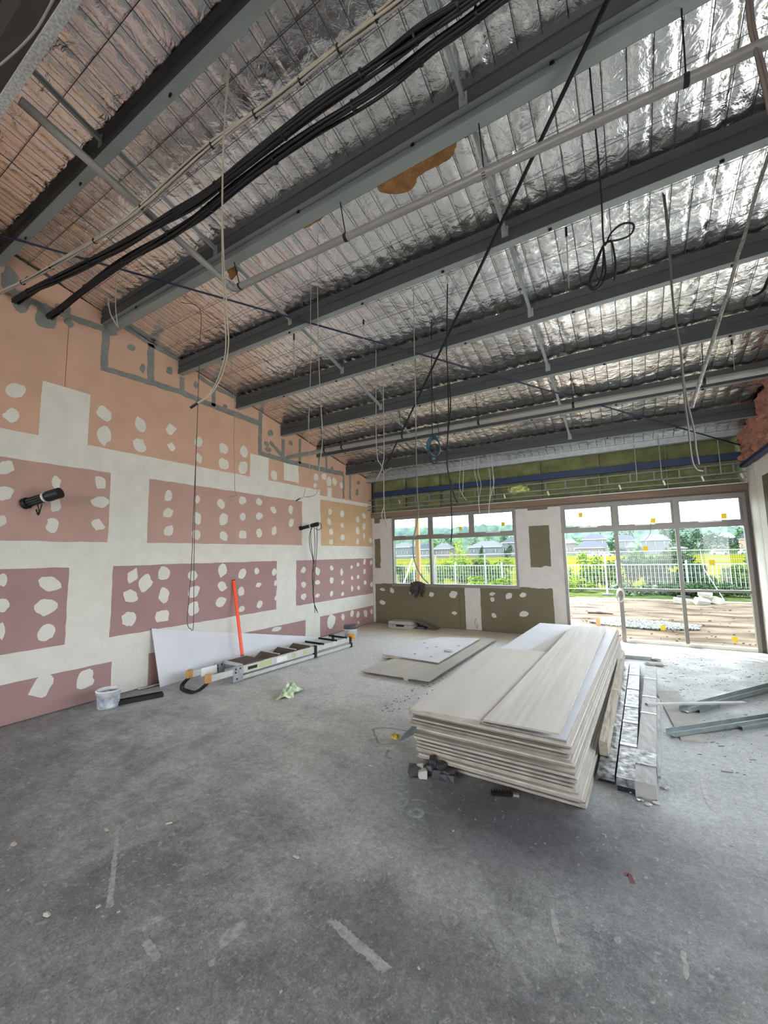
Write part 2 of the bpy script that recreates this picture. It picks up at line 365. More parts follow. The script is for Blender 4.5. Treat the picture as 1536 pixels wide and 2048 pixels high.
# grey sealant round the purlin ends and along the head of the wall
def seal(pxs, wpx, seed):
    P = [np.array(ly(*p)) for p in pxs]; left = []; right = []
    for i, p in enumerate(P):
        t = P[min(i+1, len(P)-1)] - P[max(i-1, 0)]; t /= np.linalg.norm(t); n = np.array([-t[1], t[0]])
        w = abs(ly(pxs[i][0], pxs[i][1] - wpx/2)[1] - ly(pxs[i][0], pxs[i][1] + wpx/2)[1]) / 2
        left.append(p + n*w); right.append(p - n*w)
    plate('sealant_strip', ragged(left + right[::-1], 0.012, 0.035, seed), L3, (1, 0, 0), 0.004 + 0.0006*(seed % 3), M_SEAL, wall_left)
for i, (pp, w) in enumerate([([(10,572),(58,601),(110,622),(160,641),(213,660)], 12), ([(213,655),(210,700),(208,742)], 13),
    ([(203,735),(250,750),(298,764),(362,784),(405,803),(440,817),(480,832),(516,846)], 11), ([(302,688),(301,765)], 13), ([(364,754),(364,786)], 10), ([(428,766),(427,813)], 9),
    ([(521,825),(519,908)], 9), ([(517,905),(572,922),(603,929),(640,938),(687,948)], 9), ([(540,884),(572,920)], 8), ([(566,878),(566,918)], 8), ([(600,878),(599,926)], 7),
    ([(638,912),(638,938)], 6), ([(652,912),(653,940)], 5), ([(687,950),(687,996)], 5), ([(700,952),(700,999)], 5), ([(248,653),(300,688),(362,722)], 8), ([(395,752),(430,775),(470,795)], 8)]):
    seal(pp, w, i)
for i, (px, py, w, h) in enumerate([(42,603,40,40),(92,634,46,42),(138,646,24,16),(125,617,30,16),(263,695,14,12),(285,736,10,17),(339,741,13,13),(392,770,13,13),(541,866,9,13),(533,888,8,10),(536,899,11,11),(581,886,7,10),(450,812,9,8),(717,965,5,8),(714,985,5,12),(664,937,5,7),(220,660,30,24),(18,560,40,60)]):
    c = ly(px, py); W = abs(ly(px + w/2, py)[0] - ly(px - w/2, py)[0]); H = abs(ly(px, py - h/2)[1] - ly(px, py + h/2)[1])
    plate('sealant_dab', blob(c[0], c[1], W, H, 400 + i, 15), L3, (1, 0, 0), 0.006, M_SEAL, wall_left)

# ------------------------------------------------------------------ end wall: olive boards, grey-white compound, lintel, batts
B3 = lambda p: (p[0], D, p[1])
def bx(px, py): q = at(px, py, 'y', D); return (q[0], q[2])
WX0, WX1, WZ0, WZ1 = 0.60, 3.655, 0.965, 2.655       # window opening
DX0, DX1, DZ1 = 4.565, 7.445, 2.63                   # glazed door wall opening
wbm = MB()
for lo, hi in (((-0.15, 0), (WX0, 2.8)), ((WX0, 0), (WX1, WZ0)), ((WX1, 0), (DX0, 2.8)), ((WX0, WZ1), (WX1, 2.8)), ((DX0, DZ1), (DX1, 2.8)), ((DX1, 0), (RX + .15, 2.8))):
    wbm.box((lo[0], D + 0.013, lo[1]), (hi[0], D + 0.16, hi[1]))
wbm.box((-0.15, D + 0.11, 2.8), (RX + .15, D + 0.16, 3.75))
wall_back = wbm.build('wall_back', M_CORE, kind='structure')
for (x0, z0, x1, z1) in ((0.004, .985, WX0, 2.70), (0.004, .012, 2.32, WZ0 - .0), (2.325, .012, DX0, WZ0), (WX1, WZ0 + .004, DX0, 2.70)):
    plate('plasterboard_sheet', [(x0 + .002, z0), (x1 - .002, z0), (x1 - .002, z1), (x0 + .002, z1)], B3, (0, 1, 0), 0.012, M_OLIVE, wall_back)
def bplate(pts, seed, th=.0025, amp=.008, mat=None):
    plate('joint_band', ragged(pts, amp, 0.07, seed), B3, (0, -1, 0), th, mat or M_COMP2, wall_back)
def rect(a, b): (x0, z0), (x1, z1) = bx(*a), bx(*b); return (min(x0, x1), min(z0, z1), max(x0, x1), max(z0, z1))
def R4(x0, z0, x1, z1): return [(x0, z0), (x1, z0), (x1, z1), (x0, z1)]
# left pier: white with an olive strip left open
bplate(R4(0.003, 0.02, 0.075, 2.66), 31); bplate(R4(0.25, .99, WX0 - .002, 2.62), 32, .0028); bplate(R4(.06, 2.12, .27, 2.52), 33, .0031); bplate(R4(.06, .975, .27, 1.38), 34, .0031)
# centre pier
ox0, ox1 = bx(1059, 1090)[0], bx(1100, 1090)[0]; oz0, oz1 = bx(1080, 1134)[1], bx(1080, 1051)[1]
bplate(R4(WX1 + .002, .97, ox0, 2.62), 35); bplate(R4(ox1, .012, DX0 - .004, 2.62), 36)
bplate(R4(ox0 - .03, oz1, ox1 + .03, bx(1075, 1020)[1]), 37, .0031); bplate(R4(ox0 - .03, .95, ox1 + .03, oz0), 38, .0031, .03)
bplate(R4(bx(931, 1220)[0], .012, bx(962, 1220)[0], .95), 39, .0028, .012)
for i, (px, py, w, h) in enumerate([(765,1179,10,6),(784,1181,8,9),(765,1205,12,8),(826,1186,14,8),(863,1189,10,8),(907,1189,14,14),(909,1226,10,9),(984,1188,11,9),(985,1199,9,9),(1018,1192,13,12),(1046,1190,13,9),(988,1231,10,9),(1048,1228,17,13),(764,1103,7,12),(764,1129,7,9)]):
    c = bx(px, py); W = abs(bx(px + w/2, py)[0] - bx(px - w/2, py)[0]); H = abs(bx(px, py - h/2)[1] - bx(px, py + h/2)[1])
    plate('filler_dab', blob(c[0], c[1], W, H, 600 + i, 13), B3, (0, -1, 0), 0.0042, M_COMP2, wall_back)
# brown lintel board proud of the wall, with a pale steel edge on top
lb = MB(); lb.box((0.002, D - 0.06, 2.66), (RX - .01, D + 0.012, 2.775)); bevel(lb.build('trim_1', M_WOODBR, kind='structure'), .004)
lb = MB(); lb.box((0.004, D - 0.068, 2.776), (RX - .012, D + 0.01, 2.792)); lb.build('trim_2', M_GALV, kind='structure')
# green glasswool batts between studs above the lintel
M_BATT = M('green_glasswool', (0.115, 0.125, 0.048), 1.0, var=0.2, scale=4, bump=0.5, bscale=30, col2=(0.145, 0.152, 0.062))
def lumpy(lo, hi, nx, nz, amp, seed, name, mat, parent):
    b = MB(); V = []; y = lo[1]
    for j in range(nz + 1):
        for i in range(nx + 1):
            u, v = i/nx, j/nz; x = lo[0] + (hi[0]-lo[0])*u; z = lo[2] + (hi[2]-lo[2])*v
            edge = min(u, 1-u, v, 1-v); e = amp*(noise.noise(Vector((x*3 + seed, z*5, seed))) + .6*noise.noise(Vector((x*9, z*11 + seed, 3)))) - .03*math.exp(-edge*14)
            V.append((x, y - e, z))
    nf = len(V); V += [(p[0], hi[1], p[2]) for p in V]
    F = [(j*(nx+1)+i, j*(nx+1)+i+1, (j+1)*(nx+1)+i+1, (j+1)*(nx+1)+i) for j in range(nz) for i in range(nx)]
    b.add(V, F, True)
    ring = [i for i in range(nx)] + [nx + (nx+1)*j for j in range(nz)] + [(nx+1)*nz + i for i in range(nx, 0, -1)] + [(nx+1)*j for j in range(nz, 0, -1)]
    b.f += [(ring[k], ring[k] + nf, ring[(k+1) % len(ring)] + nf, ring[(k+1) % len(ring)]) for k in range(len(ring))]; b.sm += [False]*len(ring)
    return recalc(b.build(name, mat, parent))
xs = [0.06, 1.0, 1.92, 3.2, 4.2, 5.3, 6.4, 7.45]
for i in range(len(xs) - 1):
    lumpy((xs[i] + .004, D + .0, 2.80), (xs[i+1] - .004, D + .10, 3.72), 14, 12, .022, i*1.7, 'insulation_batt', M_BATT, wall_back)
for x in xs[1:-1]:
    s_ = MB(); s_.box((x - .02, D + .045, 2.795), (x + .02, D + .1, 3.72)); s_.build('stud', M_GALV, wall_back)

# ------------------------------------------------------------------ windows
def frame_bar(b, x0, z0, x1, z1, y0=None, y1=None): b.box((x0, D - .012 if y0 is None else y0, z0), (x1, D + .085 if y1 is None else y1, z1))
w1 = MB()
frame_bar(w1, WX0, WZ0, WX0 + .035, WZ1); frame_bar(w1, WX1 - .045, WZ0, WX1, WZ1); frame_bar(w1, WX0 + .035, WZ1 - .05, WX1 - .045, WZ1); frame_bar(w1, WX0 + .035, WZ0, WX1 - .045, WZ0 + .035)
window_1 = w1.build('window_1', M_ALU, kind='structure')
wm1, wm2 = bx(861, 1080)[0], bx(942, 1045)[0]; wtr = bx(900, 1073)[1]
t = MB(); t.box((WX0 + .035, D - .01, wtr - .035), (WX1 - .045, D + .083, wtr + .04)); t.build('transom', M_ALU, window_1)
def mull(parent, x, z0, z1, w=.03):
    t = MB(); t.box((x - w, D - .014, z0), (x + w, D + .084, z1)); t.build('mullion', M_ALU, parent)
mull(window_1, wm1, WZ0 + .035, wtr - .035); mull(window_1, wm1, wtr + .04, WZ1 - .05, .034); mull(window_1, wm2, wtr + .04, WZ1 - .05, .034)
def sash(parent, x0, z0, x1, z1, w=.03, y=.03, latch=True):
    t = MB(); y0, y1 = D + y - .02, D + y + .02
    t.box((x0, y0, z0), (x0 + w, y1, z1)); t.box((x1 - w, y0, z0), (x1, y1, z1)); t.box((x0 + w, y0, z1 - w), (x1 - w, y1, z1)); t.box((x0 + w, y0, z0), (x1 - w, y1, z0 + w))
    o = t.build('sash', M_ALU, parent)
    if latch:
        t = MB(); c = (x0 + x1)/2; t.box((c - .16, y0 - .012, z0 + .004), (c + .16, y0, z0 + w - .004)); t.build('winder_cover', M_ALUL, o)
    return o
def pane(parent, x0, z0, x1, z1, y=.03):
    t = MB(); t.box((x0, D + y - .003, z0), (x1, D + y + .003, z1)); return t.build('pane', M_GLASS, parent)
def sticker(parent, px, py, w=.075, h=.09, tilt=0.0, y=.03):
    q = at(px, py, 'y', D + y - .006); c, s = math.cos(tilt), math.sin(tilt)
    t = MB(); t.obox((q[0], D + y - .0045, q[2]), (w/2*c, 0, w/2*s), (0, .0008, 0), (-h/2*s, 0, h/2*c)); o = t.build('sticker', M_YELLOW, parent); o['label'] = 'yellow square sticker'
for x0, x1 in ((WX0 + .035, wm1 - .034), (wm1 + .034, wm2 - .034), (wm2 + .034, WX1 - .045)):
    sash(window_1, x0, wtr + .04, x1, WZ1 - .05); pane(window_1, x0 + .03, wtr + .07, x1 - .03, WZ1 - .08)
pane(window_1, WX0 + .035, WZ0 + .035, wm1 - .03, wtr - .035); pane(window_1, wm1 + .03, WZ0 + .035, WX1 - .045, wtr - .035)
for a in ((921, 1057), (1006, 1048)): sticker(window_1, *a)
sl = MB(); sl.box((WX0 - .02, D - .02, WZ0 - .035), (WX1 + .02, D + .02, WZ0 - .001)); sl.build('window_sill', M_ALU, window_1)

w2 = MB()
frame_bar(w2, DX0, 0.0, DX0 + .045, DZ1); frame_bar(w2, DX1 - .055, 0, DX1, DZ1); frame_bar(w2, DX0 + .045, DZ1 - .06, DX1 - .055, DZ1)
window_2 = w2.build('window_2', M_ALU, kind='structure')
m1x, m2x = 5.515, 6.47; dtr = 2.105; drl = bx(1300, 1180)[1]
t = MB(); t.box((DX0 + .045, D - .01, dtr - .04), (DX1 - .055, D + .083, dtr + .045)); t.build('transom', M_ALU, window_2)
mull(window_2, m1x, 0, dtr - .04, .034); mull(window_2, m2x, .06, dtr - .04, .028); mull(window_2, m1x, dtr + .045, DZ1 - .06, .036); mull(window_2, m2x, dtr + .045, DZ1 - .06, .036)
t = MB(); t.box((m1x + .034, D - .014, 0.0), (DX1 - .055, D + .08, .055)); t.build('bottom_rail', M_ALUL, window_2)
for a, b in ((m1x + .034, m2x - .028), (m2x + .028, DX1 - .055)):
    t = MB(); t.box((a, D + .0, drl - .022), (b, D + .07, drl + .022)); t.build('mid_rail', M_ALU, window_2)
    pane(window_2, a, .055, b, drl - .022); pane(window_2, a, drl + .022, b, dtr - .04)
for x0, x1 in ((DX0 + .045, m1x - .036), (m1x + .036, m2x - .036), (m2x + .036, DX1 - .055)):
    sash(window_2, x0, dtr + .045, x1, DZ1 - .06); pane(window_2, x0 + .03, dtr + .075, x1 - .03, DZ1 - .09)
for a in ((1161, 1030), (1306, 1041, .075, .09, -.2), (1448, 1032), (1291, 1097, .075, .09, -.15), (1424, 1125), (1326, 1256), (1470, 1279)): sticker(window_2, *a)

# ------------------------------------------------------------------ right wall: short solid return by the glazing, then unseen openings added to let daylight in
rw = MB(); rw.box((RX, 7.0, 0), (RX + .15, D + .013, 3.03))
rw.box((RX, YR, 0), (RX + .15, 2.4, 2.75)); rw.box((RX, 2.4, 0), (RX + .15, 7.0, .9))
rw.prism([(RX, YR, 2.75), (RX, 7.0, 2.75), (RX, 7.0, foil_z(7.0)), (RX, YR, foil_z(YR))], (.15, 0, 0))
rw.prism([(RX + .08, 7.0, 3.03), (RX + .08, D + .013, 3.03), (RX + .08, D + .013, foil_z(D)), (RX + .08, 7.0, foil_z(7.0))], (.07, 0, 0))
wall_right = recalc(rw.build('wall_right', M_PAINTW, kind='structure'))
R3 = lambda p: (RX - .0, p[0], p[1])
oy = at(1524, 952, 'x', RX)
plate('plasterboard_sheet', [(7.05, .95), (oy[1], .95), (oy[1], oy[2]), (7.05, oy[2])], R3, (-1, 0, 0), .003, M_OLIVE, wall_right)
plate('joint_band', ragged(R4(oy[1] + .34, .02, oy[1] + .44, 3.0), .006, .08, 77), R3, (-1, 0, 0), .003, M_COMP, wall_right)
aw = MB(); aw.box((RX + .15, 2.0, 2.86), (RX + 1.45, 7.2, 2.92)); aw.build('added_shade_awning', M_GALV, kind='structure')  # unseen awning added to keep daylight off the floor
# rear wall behind the camera, with openings added for daylight
rr = MB()
for a in (-.15, 2.4, 4.95, RX): rr.box((a, YR - .15, 0), (a + .15, YR, 3.0))
rr.box((-.15, YR - .15, 3.0), (RX + .15, YR, foil_z(YR)))
wall_rear = rr.build('wall_rear', M_PAINTW, kind='structure')
# ------------------------------------------------------------------ roof: foil blanket, safety mesh, purlins
def foil_mat():
    m = bpy.data.materials.new('silver_foil'); m.use_nodes = True; nt = m.node_tree; N = nt.nodes; L = nt.links
    p = N['Principled BSDF']; p.inputs['Metallic'].default_value = 1.0; p.inputs['Base Color'].default_value = (0.88, 0.875, 0.86, 1); p.inputs['Roughness'].default_value = 0.17
    g = N.new('ShaderNodeNewGeometry')
    v = N.new('ShaderNodeTexVoronoi'); v.feature = 'F1'; v.inputs['Scale'].default_value = 7.0
    d = N.new('ShaderNodeTexNoise'); d.inputs['Scale'].default_value = 5.0; d.inputs['Detail'].default_value = 3
    mx = N.new('ShaderNodeVectorMath'); mx.operation = 'MULTIPLY_ADD'; mx.inputs[1].default_value = (.35, .35, .35)
    L.new(g.outputs['Position'], d.inputs['Vector']); L.new(d.outputs['Color'], mx.inputs[0]); L.new(g.outputs['Position'], mx.inputs[2]); L.new(mx.outputs[0], v.inputs['Vector'])
    n = N.new('ShaderNodeTexNoise'); n.inputs['Scale'].default_value = 8.0; n.inputs['Detail'].default_value = 5; n.inputs['Distortion'].default_value = 1.2; n.inputs['Roughness'].default_value = .55
    L.new(g.outputs['Position'], n.inputs['Vector'])
    a = N.new('ShaderNodeMath'); a.operation = 'MULTIPLY_ADD'; a.inputs[1].default_value = 0.25
    L.new(v.outputs['Distance'], a.inputs[0]); L.new(n.outputs['Fac'], a.inputs[2])
    b = N.new('ShaderNodeBump'); b.inputs['Strength'].default_value = 0.38; b.inputs['Distance'].default_value = 0.03
    L.new(a.outputs[0], b.inputs['Height']); L.new(b.outputs['Normal'], p.inputs['Normal'])
    return m
M_FOIL = foil_mat()
M_PURLIN = M('shade_toned_purlin_web', (0.035, 0.038, 0.039), 0.6, metal=0.0, var=0.08, scale=3)  # web's shade painted in; same steel as the lighter flange
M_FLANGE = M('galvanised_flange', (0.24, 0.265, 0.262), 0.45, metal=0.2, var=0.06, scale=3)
M_WIRE = M('dark_mesh_wire', (0.05, 0.05, 0.055), 0.5, metal=0.5)
M_BLACK = M('black_plastic', (0.009, 0.009, 0.010), 0.5, spec=.3)
M_BLKMET = M('black_steel_cable', (0.010, 0.010, 0.011), 0.6, spec=.25)
M_NAVY = M('navy_painted_steel', (0.005, 0.008, 0.035), 0.6)
M_BLUE = M('blue_painted_beam', (0.005, 0.018, 0.07), 0.5)
M_PVC = M('grey_white_pvc', (0.20, 0.19, 0.178), 0.4)
M_BEIGE = M('beige_cable_sheath', (0.32, 0.28, 0.22), 0.5)
M_GREYC = M('grey_cable_sheath', (0.23, 0.215, 0.195), 0.5)
M_WHITEC = M('white_cable_sheath', (0.46, 0.45, 0.42), 0.45)
M_TEAL = M('teal_cable_sheath', (0.008, 0.055, 0.07), 0.45)
M_BROWNF = M('brown_glasswool', (0.30, 0.15, 0.055), 1.0, var=0.25, scale=12, bump=.6, bscale=35)

rb = MB(); rb.prism([(-.2, YR - .2, foil_z(YR - .2) + .09), (-.2, D + .5, foil_z(D + .5) + .09), (-.2, D + .5, foil_z(D + .5) + .14), (-.2, YR - .2, foil_z(YR - .2) + .14)], (RX + .5, 0, 0))
ceiling = recalc(rb.build('ceiling', M_GALV, kind='structure'))
PY = [1.49 + 1.075*k for k in range(7)]                  # purlin positions (far edge of the lower flange)
bays = [(-6.4, -2.2), (-2.2, .42)] + [(a, b) for a, b in zip([.42] + PY, PY + [9.02])]
TORN = [np.array(roofpt(*p, .2))[:2] for p in ((750, 375), (800, 335), (870, 305), (915, 285), (905, 315), (850, 350), (790, 388))]
def foil_sag(x, y, y0, y1):
    """sag of the blanket between the mesh wires, ruffles towards the purlins, crumples at the roll laps"""
    w = abs(math.sin(math.pi * (x - .07) / .15)); v = (y - y0) / (y1 - y0)
    md = .5 + .9*noise.noise(Vector((x*1.1, y*.9, 12.0)))
    e = -(.0035 + .006*max(0, md)) * w**.7
    ed = math.exp(-(1 - v) * 7) + .6*math.exp(-v * 8)
    e -= .007 * ed * w
    e += .014*noise.noise(Vector((x*1.6, y*1.4, 1.0))) + .007*abs(noise.noise(Vector((x*5.0, y*6.5, 5.0)))) + .004*abs(noise.noise(Vector((x*12, y*10, 9.0))))
    lap = ((x - .55) % 1.32) / 1.32; lp = math.exp(-((lap - .5)/.085)**2)
    e += lp * (.016*noise.noise(Vector((x*40, y*9, 2.0))) + .01*noise.noise(Vector((x*22, y*26, 4.0))))
    return e
xe = [-.02] + [.55 + .66 + 1.32*k for k in range(-1, 6) if 0.1 < .55 + .66 + 1.32*k < RX - .1] + [RX + .08]
for bi, (y0, y1) in enumerate(bays):
    far = y1 < .5
    for xi in range(len(xe) - 1):
        nx, ny = (10, 10) if far else (46, 34); x0, x1 = xe[xi] - (.03 if xi else 0), xe[xi+1] + .03
        ox = .004 * (xi % 2)
        V = []
        for j in range(ny + 1):
            y = y0 + (y1 - y0)*j/ny
            for i in range(nx + 1):
                x = x0 + (x1 - x0)*i/nx
                V.append((x, y, foil_z(y) + ox + (0 if far else foil_sag(x, y, y0, y1))))
        b = MB(); b.add(V, [(j*(nx+1)+i, (j+1)*(nx+1)+i, (j+1)*(nx+1)+i+1, j*(nx+1)+i+1) for j in range(ny) for i in range(nx)], True)
        b.build('foil_blanket', M_FOIL, ceiling)
# torn hole in the foil showing brown glasswool
def torn(pts, name):
    P = [np.array(roofpt(*p, .19)) for p in pts]; P = catmull(P + [P[0]], 4)[:-1]
    P = [p + np.array([.012*noise.noise(Vector((p[0]*25, p[1]*25, 0))), .012*noise.noise(Vector((p[0]*25, p[1]*25, 7))), 0]) for p in P]
    b = MB(); b.prism(P, (0, 0, .03)); o = recalc(b.build(name, M_BROWNF, ceiling)); o['label'] = 'torn patch of brown insulation'
torn([(752, 372), (775, 360), (800, 340), (835, 325), (862, 308), (905, 285), (912, 295), (900, 318), (868, 335), (838, 352), (825, 378), (795, 388), (765, 385)], 'torn_insulation')
torn([(923, 270), (940, 262), (944, 268), (930, 277)], 'torn_insulation')
torn([(600, 452), (640, 430), (645, 436), (612, 456)], 'torn_insulation')
torn([(455, 543), (470, 530), (478, 534), (474, 548), (462, 560)], 'torn_insulation')
# safety mesh under the foil
sm = MB()
x = .07
while x < RX:
    sm.tube([(x, .2, foil_z(.2) - .022), (x, 9.0, foil_z(9.0) - .022)], .0028, 4, False); x += .15
y = .35
while y < 9.0:
    sm.tube([(0, y, foil_z(y) - .026), (RX, y, foil_z(y) - .026)], .0026, 4, False); y += .27
mesh_obj = sm.build('safety_mesh', M_WIRE, ceiling, kind='stuff'); mesh_obj['label'] = 'thin dark wire safety mesh'

ORD = ['first', 'second', 'third', 'fourth', 'fifth', 'sixth', 'seventh']
def purlin(y, label, depth=.205, fw=.085, name='roof_purlin', extra=False, z=None):
    zb = purlin_z(y) if z is None else z; x0, x1 = .0, RX + .06
    o = empty(name, (0, y, zb), 0, label, 'purlin', 'steel roof purlins')
    w = MB(); t = .004; yw = -fw
    prof = [(yw, 0.0), (yw, depth*.40), (yw + .010, depth*.43), (yw + .010, depth*.57), (yw, depth*.60), (yw, depth)]
    P = [(a, b + SLOPE*0) for a, b in prof]
    w.prism([(x0, a, b) for a, b in prof] + [(x0, a + t, b) for a, b in prof[::-1]], (x1 - x0, 0, 0))
    w.prism([(x0, yw + t, depth), (x0, 0.0, depth - SLOPE*fw), (x0, 0.0, depth - SLOPE*fw - t), (x0, yw + t, depth - t)], (x1 - x0, 0, 0))
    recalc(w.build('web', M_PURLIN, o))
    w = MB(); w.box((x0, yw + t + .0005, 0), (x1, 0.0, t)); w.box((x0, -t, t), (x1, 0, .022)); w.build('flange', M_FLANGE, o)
    for k in range(7):
        xb = .9 + k*1.15 + .2*math.sin(y*7 + k)
        if xb > RX - .2: continue
        w = MB(); w.tube([(xb, -fw*.45, -.014), (xb, -fw*.45, 0)], .008, 6); w.box((xb - .014, -fw*.45 - .004, -.02), (xb + .014, -fw*.45 + .004, -.0)); w.build('clip', M_BLKMET, o)
    if extra:
        w = MB(); w.box((x0, -.03, -.06), (x1, .075, -.052)); w.box((x0, .067, -.052), (x1, .075, -.035)); w.box((x0, -.03, -.052), (x1, -.022, -.005)); w.build('ceiling_track', M_FLANGE, o)
    return o
wherep = ['first steel purlin at the top left corner, nearest the photographer', 'steel roof purlin carrying a pale track, behind the black cable bundles',
          'steel roof purlin just behind the long upper pvc pipe', 'fourth steel roof purlin from the photographer, above the black cable coil',
          'fifth steel roof purlin from the photographer, above the lower pvc pipe', 'sixth steel roof purlin, just beyond the lower pvc pipe',
          'seventh steel roof purlin, last before the eave beam']
for k, y in enumerate(PY):
    purlin(y, wherep[k], extra=(k == 1), z=purlin_z(y) + (.055 if k == 1 else 0))
ez = 3.565
o = empty('eave_beam', (0, 8.75, ez), 0, 'pale galvanised eave beam above the green insulation', 'beam')
w = MB(); w.box((.0, -.01, 0), (RX + .06, 0, .17)); w.build('web', M_GALV, o)
w = MB(); w.box((.0, 0.0, 0), (RX + .06, .12, .005)); w.box((.0, 0.0, .165), (RX + .06, .12, .17)); w.build('flange', M_FLANGE, o)
# bridging strips between purlins
br_all = [.84] + PY
for xb, side in ((2.30, 'left'), (4.94, 'right')):
    for k in range(len(br_all) - 1):
        if side == 'left' and k > 6: continue
        a, b = br_all[k], br_all[k+1] - .085
        m = MB(); za, zb_ = purlin_z(a) + .13, purlin_z(b) + .085
        m.prism([(xb - .016, a, za), (xb + .016, a, za), (xb + .016, a, za + .003), (xb - .016, a, za + .003)], (0, b - a, zb_ - za))
        m.prism([(xb + .013, a, za), (xb + .016, a, za), (xb + .016, a, za + .03), (xb + .013, a, za + .03)], (0, b - a, zb_ - za))
        m.box((xb - .03, b - .004, zb_ - .05), (xb + .03, b - .001, zb_ + .05))
        o = local(recalc(m.build('bridging_strip', M_FLANGE)), (xb, a, za))
        tag(o, f'pale steel bridging strip, {side}-hand row, in the {ORD[min(k,6)]} purlin gap from the photographer', 'strut', 'bridging strips')
# cross-bracing rods
def rod(name, a, b, r, mat, label, cat='rod'):
    m = MB(); m.tube([a, b], r, 8); o = m.build(name, mat); local(o, a); return tag(o, label, cat)
A0, A1 = roofpt(0, 470, -.03), roofpt(1480, 890, -.03); A0 = A0 - (A1 - A0)*.02
rod('bracing_rod', A0, A1, .011, M_NAVY, 'thin navy bracing rod falling from upper left to lower right', 'bracing rod')
B0, B1 = roofpt(1215, 0, -.055), roofpt(765, 945, -.055); B0 = B0 + (B0 - B1)*.1
rod('bracing_rod', B0, B1, .015, M_BLKMET, 'thin black bracing rod rising to the top right of the photo', 'bracing rod')

# ------------------------------------------------------------------ pipes
e0 = at(468, 578, 'y', 2.68); e1 = at(1536, 85, 'y', 2.68); e2 = e1 + (e1 - e0)*.22
pp = empty('pvc_pipe', tuple(e0), 0, 'long upper grey-white pvc pipe with an elbow, hung below the foil', 'pipe')
def pchild(mb, name, mat, parent, loc=None):
    o = mb.build(name, mat); o.data.transform(Matrix.Translation(-Vector(parent.location))); o.parent = parent; return o
m = MB(); m.tube([e0, e2], .031, 14); pchild(m, 'pipe_run', M_PVC, pp)
yl = [at(p[0], p[1], 'x', e0[0]) for p in ((465, 580), (250, 390), (40, 200))]
m = MB(); m.tube([e0, yl[2]], .031, 14); pchild(m, 'pipe_run', M_PVC, pp)
m = MB(); d1 = (e2 - e0)/np.linalg.norm(e2 - e0); d2 = (yl[2] - e0)/np.linalg.norm(yl[2] - e0)
m.tube(catmull([e0 + d2*.09, e0 + d2*.03 + d1*.0, e0 + d1*.03, e0 + d1*.09], 5), .037, 14); pchild(m, 'elbow', M_PVC, pp)
for px in (968, 1205):
    t_ = (at(px, 400, 'y', 2.68)[0] - e0[0])/(e2[0] - e0[0]); c = e0 + (e2 - e0)*t_
    m = MB(); m.tube([c - d1*.05, c + d1*.05], .036, 14); pchild(m, 'coupling', M_PVC, pp)
for px in (485, 690, 966, 1388):
    c = at(px, 300, 'y', 2.68); t_ = (c[0] - e0[0])/(e2[0] - e0[0]); c = e0 + (e2 - e0)*t_
    m = MB(); m.tube([c, (c[0], 2.6, purlin_z(2.565) + .0)], .005, 6); m.tube([c - d1*.014, c + d1*.014], .036, 12); pchild(m, 'hanger', M_BLKMET, pp)
a, b = (0.0, 5.9, 3.672), (RX + .05, 5.9, 3.635)
p2 = empty('pvc_pipe', a, 0, 'lower pvc pipe running from the pink wall across the room', 'pipe')
m = MB(); m.tube([a, b], .038, 14); pchild(m, 'pipe_run', M_PVC, p2)
for xh in (.95, 1.35, 2.6, 3.9, 5.2, 6.6):
    m = MB(); z = a[2] + (b[2]-a[2])*xh/7.5; m.tube([(xh, 5.9, z), (xh, 5.78, purlin_z(5.8))], .005, 6); m.tube([(xh-.015, 5.9, z), (xh+.015, 5.9, z)], .043, 12); pchild(m, 'hanger', M_BLKMET, p2)
c0 = at(870, 924, 'y', 8.35); c1 = at(1492, 832, 'y', 8.35)
o = empty('conduit', tuple(c0), 0, 'thin white conduit in front of the pale eave beam', 'conduit')
m = MB(); m.tube([c0, (c0+c1)/2 + np.array([0,0,-.015]), c1], .016, 10); pchild(m, 'pipe_run', M_WHITEC, o)
for t_ in (.12, .37, .62, .86):
    c = c0 + (c1 - c0)*t_; m = MB(); m.tube([c, (c[0], c[1], purlin_z(8.3) + .2)], .005, 6); pchild(m, 'hanger', M_GALV, o)

# ------------------------------------------------------------------ cable bundles
def bundle(name, path, n, r, R_, mats, label, seed, ties=True):
    P = catmull(path, 8); o = empty(name, tuple(P[0]), 0, label, 'cables'); rn = random.Random(seed)
    for k in range(n):
        a = 2*math.pi*k/n; rad = R_*(1 if n < 5 or k else .1); ph = rn.uniform(0, 6)
        Q = []
        for i, p in enumerate(P):
            tw = a + .5*math.sin(i*.12 + ph); rr_ = rad*(1 + .25*math.sin(i*.3 + ph))
            Q.append(p + np.array([0, rr_*math.cos(tw), rr_*math.sin(tw)]))
        m = MB(); m.tube(Q, r, 6); pchild(m, 'cable', mats[k % len(mats)], o)
    if ties:
        for i in range(6, len(P) - 3, 9):
            d = P[i+1] - P[i]; d /= np.linalg.norm(d)
            m = MB(); m.tube([P[i] - d*.006, P[i] + d*.006], R_ + r*1.15, 10)
            m.tube([P[i] + np.array([0, 0, R_]), P[i] + np.array([.02, .03, R_ + .07])], .003, 5); pchild(m, 'cable_tie', M_BLACK, o)
    return o
zc = 4.55
pth = lambda pts, z: [at(px, py, 'z', z) for px, py in pts]
b1 = [np.array([-.01, 1.62, 4.60])] + pth([(70, 578), (120, 556), (180, 524), (250, 487), (330, 440), (400, 397), (500, 322), (640, 211), (768, 120), (850, 60), (933, 0)], zc)
b1.append(b1[-1] + (b1[-1] - b1[-2])*2.2)
bundle('cable_bundle', b1, 9, .011, .025, [M_BLACK, M_BLKMET], 'upper of the two thick black cable bundles under the foil', 1)
